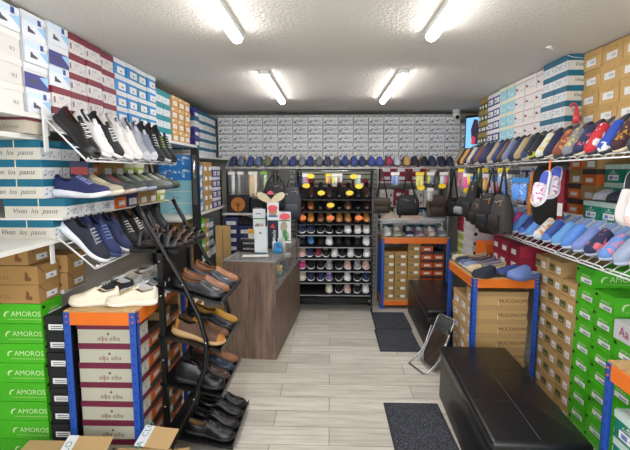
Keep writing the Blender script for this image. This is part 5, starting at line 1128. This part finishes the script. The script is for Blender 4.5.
gcol = '#3aa85a'
def p1(m): m.add([(-.06, -.001, .20), (.06, -.001, .20), (.06, -.001, .212), (-.06, -.001, .212)], [(0, 1, 2, 3)], mat(gcol, .5)); foot(m, -.015, .10, .06, '#8a8f98', -.001, .15); foot(m, .025, .10, .06, '#c9b8a0', -.0015, .15); m.add([(-.035, -.001, .25), (.02, -.001, .25), (.02, -.001, .258), (-.035, -.001, .258)], [(0, 1, 2, 3)], mat('#6a7078', .5))
def p2(m):
    m.add([(-.052, -.001, .0), (.052, -.001, .0), (.052, -.001, .25), (-.052, -.001, .25)], [(0, 1, 2, 3)], mat('#1b2238', .5)); m.add([(-.03, -.002, .18), (.02, -.002, .17), (.0, -.002, .22)], [(0, 1, 2)], mat('#c83040', .5))
    vs, fs = text_geo('Laisela', .05); m.add([(.01-q[1], -.0025, .09+q[0]) for q in vs], fs, M_LABEL)
    m.disc((.0, -.002, .33), .04, mat('#c8926a', .5)); m.add([(-.04, -.003, .28), (.045, -.003, .28), (.045, -.003, .30), (-.04, -.003, .30)], [(0, 1, 2, 3)], mat('#4a78b0', .5))
def p3(m): m.add([(-.055, -.001, .21), (.055, -.001, .21), (.055, -.001, .222), (-.055, -.001, .222)], [(0, 1, 2, 3)], mat(gcol, .5)); foot(m, -.0, .12, .085, '#b0a890', -.001, .2); foot(m, .005, .075, .05, '#2f9a50', -.002, .2); m.add([(-.0, -.0015, .02), (.055, -.0015, .02), (.055, -.0015, .03), (-.0, -.0015, .03)], [(0, 1, 2, 3)], mat(gcol, .5))
card(-.055, .60, .085, .12, .30, 'white insole packet with green band and grey insole, nearest navy boxes', p1)
card(.085, .58, .03, .11, .42, 'dark blue and white insole packet with vertical lettering, in the middle', p2)
card(.195, .59, .06, .12, .30, 'white insole packet with green-tipped insole, on side of display rack', p3)
for (u, z, r, lb) in ((.085, .40, .05, 'pink-red oval sticker on the middle insole packet'), (.20, .32, .055, 'pink-red oval sticker on packet beside the display rack'), (.065, .545, .03, 'small round red sticker above the cream insoles')):
    o = oval_tag(*cpos(u, .57, H1+z), mat('#e0525e', .4), lb, r*.75)
t = thing('insole_pair', 'pair of cream insoles forming a wide V above the counter display', 'insoles', cpos(.065, .585, H1+.46), -.082)
for s in (-1, 1):
    m = MB(); n = 18; pts = []
    for j in range(n): a = 2*PI*j/n; pts.append((.082*math.cos(a), (.034+.01*math.cos(a))*math.sin(a)))
    R_ = .55; vs = [(s*(.062+p[0]*math.cos(R_)-p[1]*math.sin(R_)), y, .035+p[0]*math.sin(R_)+p[1]*math.cos(R_)) for y in (0, .006) for p in pts]
    m.add(vs, [tuple(range(n)), tuple(range(n, 2*n))[::-1]]+[(j, n+j, n+(j+1) % n, (j+1) % n) for j in range(n)], mat('#ded2ae', .7)); m.obj('insole', t)
MB().tube([(0, .003, 0), (0, .02, -.02), (0, .04, -.03)], .003, M_STEEL, 5).obj('hook', t)
for i in range(2):
    t = cthing('polish_box', ['lower', 'upper'][i]+' black shoe care box with white lettering on the counter', 'box', -.115, .42+i*.0, 'black care boxes on the counter'); t.location.z += i*.0525
    MB().box(-.09, .09, 0, .12, 0.0005, .052, M_BLACK).obj('box_body', t); m = MB(); draw(m, [D_text('f', 'BAERCHI', 0, .026, .026, M_LABEL)], .2, .12); m.obj('lettering', t)
t = cthing('product_box', 'tall white box with small crest in front of insole packets', 'box', .02, .33)
MB().box(-.055, .055, 0, .06, 0.0005, .24, mat('#dfe6ec', .4)).obj('box_body', t); m = MB(); m.disc((0, -.001, .19), .012, mat('#8a949c', .5)); m.add([(-.055, -.0008, .0), (.055, -.0008, 0), (.055, -.0008, .012), (-.055, -.0008, .012)], [(0, 1, 2, 3)], mat('#2f6f8a', .5)); m.obj('print', t)
t = cthing('notice_card', 'small white and yellow card standing behind black care boxes', 'card', -.10, .585)
MB().box(-.06, .06, 0, .005, 0.0, .19, mat('#e6e2d8', .5)).box(-.06, .06, -.002, 0, .15, .19, mat('#e8a838', .5)).box(-.03, .03, .005, .03, 0, .01, M_WHITE).obj('card', t)
t = cthing('paper_sheet', 'white paper sheet lying across the counter glass', 'paper', .0, .22); t.rotation_euler.z = .1
MB().box(-.115, .115, -.05, .05, 0.0006, .003, M_WHITE).obj('paper', t)
t = cthing('tape_dispenser', 'small bright blue dispenser on the counter edge', 'dispenser', .17, .40)
b = MB(); b.rbox(-.04, .04, -.03, .03, 0.0005, .04, .01, mat('#2a86c4', .35)); b.obj('base', t)
b = MB(); pts = [(.0+.028*math.cos(a*PI/8), 0, .062+.028*math.sin(a*PI/8)) for a in range(16)]; b.tube(pts, .014, mat('#2a86c4', .35), 8, closed=True); b.obj('roll', t)
for i in range(3):
    t = cthing('spray_can', f"{['white', 'clear', 'pale'][i]} shoe-care bottle beside the blue dispenser, {nth(i)} from packets", 'bottle', .13+.025*i, .50-.0*i, 'shoe-care bottles'); t.location = cpos(.115+.045*i, .475, H1+.004)
    MB().tube([(0, 0, 0.0005), (0, 0, .09), (0, 0, .10)], [.018, .018, .01], mat(['#d8dce0', '#aab4bc', '#c8bca8'][i], .3), 12).obj('bottle', t); MB().tube([(0, 0, .10), (0, 0, .125)], .011, mat('#c9ccd0', .3), 10).obj('cap', t)

# ---------------------------------------------------------------- small fittings near the camera
t = thing('rating_sign', 'small dark tag with red lettering between teal-lidded boxes', 'tag', (-1.30, 2.31, 1.60), .7)
MB().box(-.045, .045, 0, .004, -.03, .05, mat('#20264a', .5)).box(-.04, .04, -.002, 0, -.02, .02, mat('#9a3a3a', .5)).obj('card', t)
def open_carton(label, x, y, rz, w_, d_, h_, flap, tape_txt):
    t = thing('open_carton', label, 'carton', (x, y, 0), rz, 'open cartons on the floor'); K = mat('#b99a6c', .8, kind='kraft'); th = .006
    b = MB(); b.box(-w_/2, w_/2, -d_/2, -d_/2+th, 0.0005, h_, K).box(-w_/2, w_/2, d_/2-th, d_/2, 0.0005, h_, K).box(-w_/2, -w_/2+th, -d_/2+th, d_/2-th, 0.0005, h_, K).box(w_/2-th, w_/2, -d_/2+th, d_/2-th, 0.0005, h_, K).box(-w_/2+th, w_/2-th, -d_/2+th, d_/2-th, 0.001, .01, K)
    b.obj('carton_body', t)
    for (px, py, ax, ang, ln, wd) in flap:
        M = Matrix.Translation((px, py, h_+.001)) @ Matrix.Rotation(ax, 4, 'Z') @ Matrix.Rotation(-ang, 4, 'X')
        m = MB(); m.box(-wd/2, wd/2, 0, ln, 0, .005, K, M); m.obj('flap', t)
    (px, py, ax, ang, ln, wd) = flap[0]
    M = Matrix.Translation((px, py, h_+.001)) @ Matrix.Rotation(ax, 4, 'Z') @ Matrix.Rotation(-ang, 4, 'X')
    m = MB(); m.box(-wd/2-.002, -wd/2+.05, .0, ln+.001, .005, .0065, mat('#dfe1ea', .35), M)
    vs, fs = text_geo(tape_txt, .045); m.add([(-wd/2+.024-q[1], ln*.45+q[0], .0072) for q in vs], fs, mat('#4f9a84', .5), M); m.obj('tape', t)
    return t
open_carton('open brown carton with white tape on floor beside green boxes', -1.27, 1.74, .0, .42, .34, .25, [(.10, .17, .0, -.35, .14, .22), (-.12, .17, .0, -.10, .14, .20), (.21, 0, -PI/2, -.7, .13, .3), (-.0, -.17, PI, .5, .12, .4)], 'CLO')
open_carton('open brown carton with lettered white tape on floor before burgundy-lidded boxes', -.90, 1.86, -.0, .26, .34, .25, [(.03, .17, -.15, -.35, .12, .18), (.13, 0, -PI/2, -.2, .1, .3), (0, -.17, PI, .3, .12, .24)], 'UA  CLO')
t = thing('packing_paper', 'crumpled dark lining inside the open carton beside green boxes', 'packing paper', (-1.27, 1.74, .012)); b = MB(); b.rbox(-.19, .19, -.15, .15, 0, .16, .02, M_BLACK); b.obj('paper', t)

# ---------------------------------------------------------------- the smallest and least visible shoeboxes as one mass
if MASS.v:
    tag(MASS.obj('shoeboxes'), 'remaining mass of smaller and half-hidden shoeboxes on shelves, under tables and along back wall', 'shoeboxes', None, 'stuff')
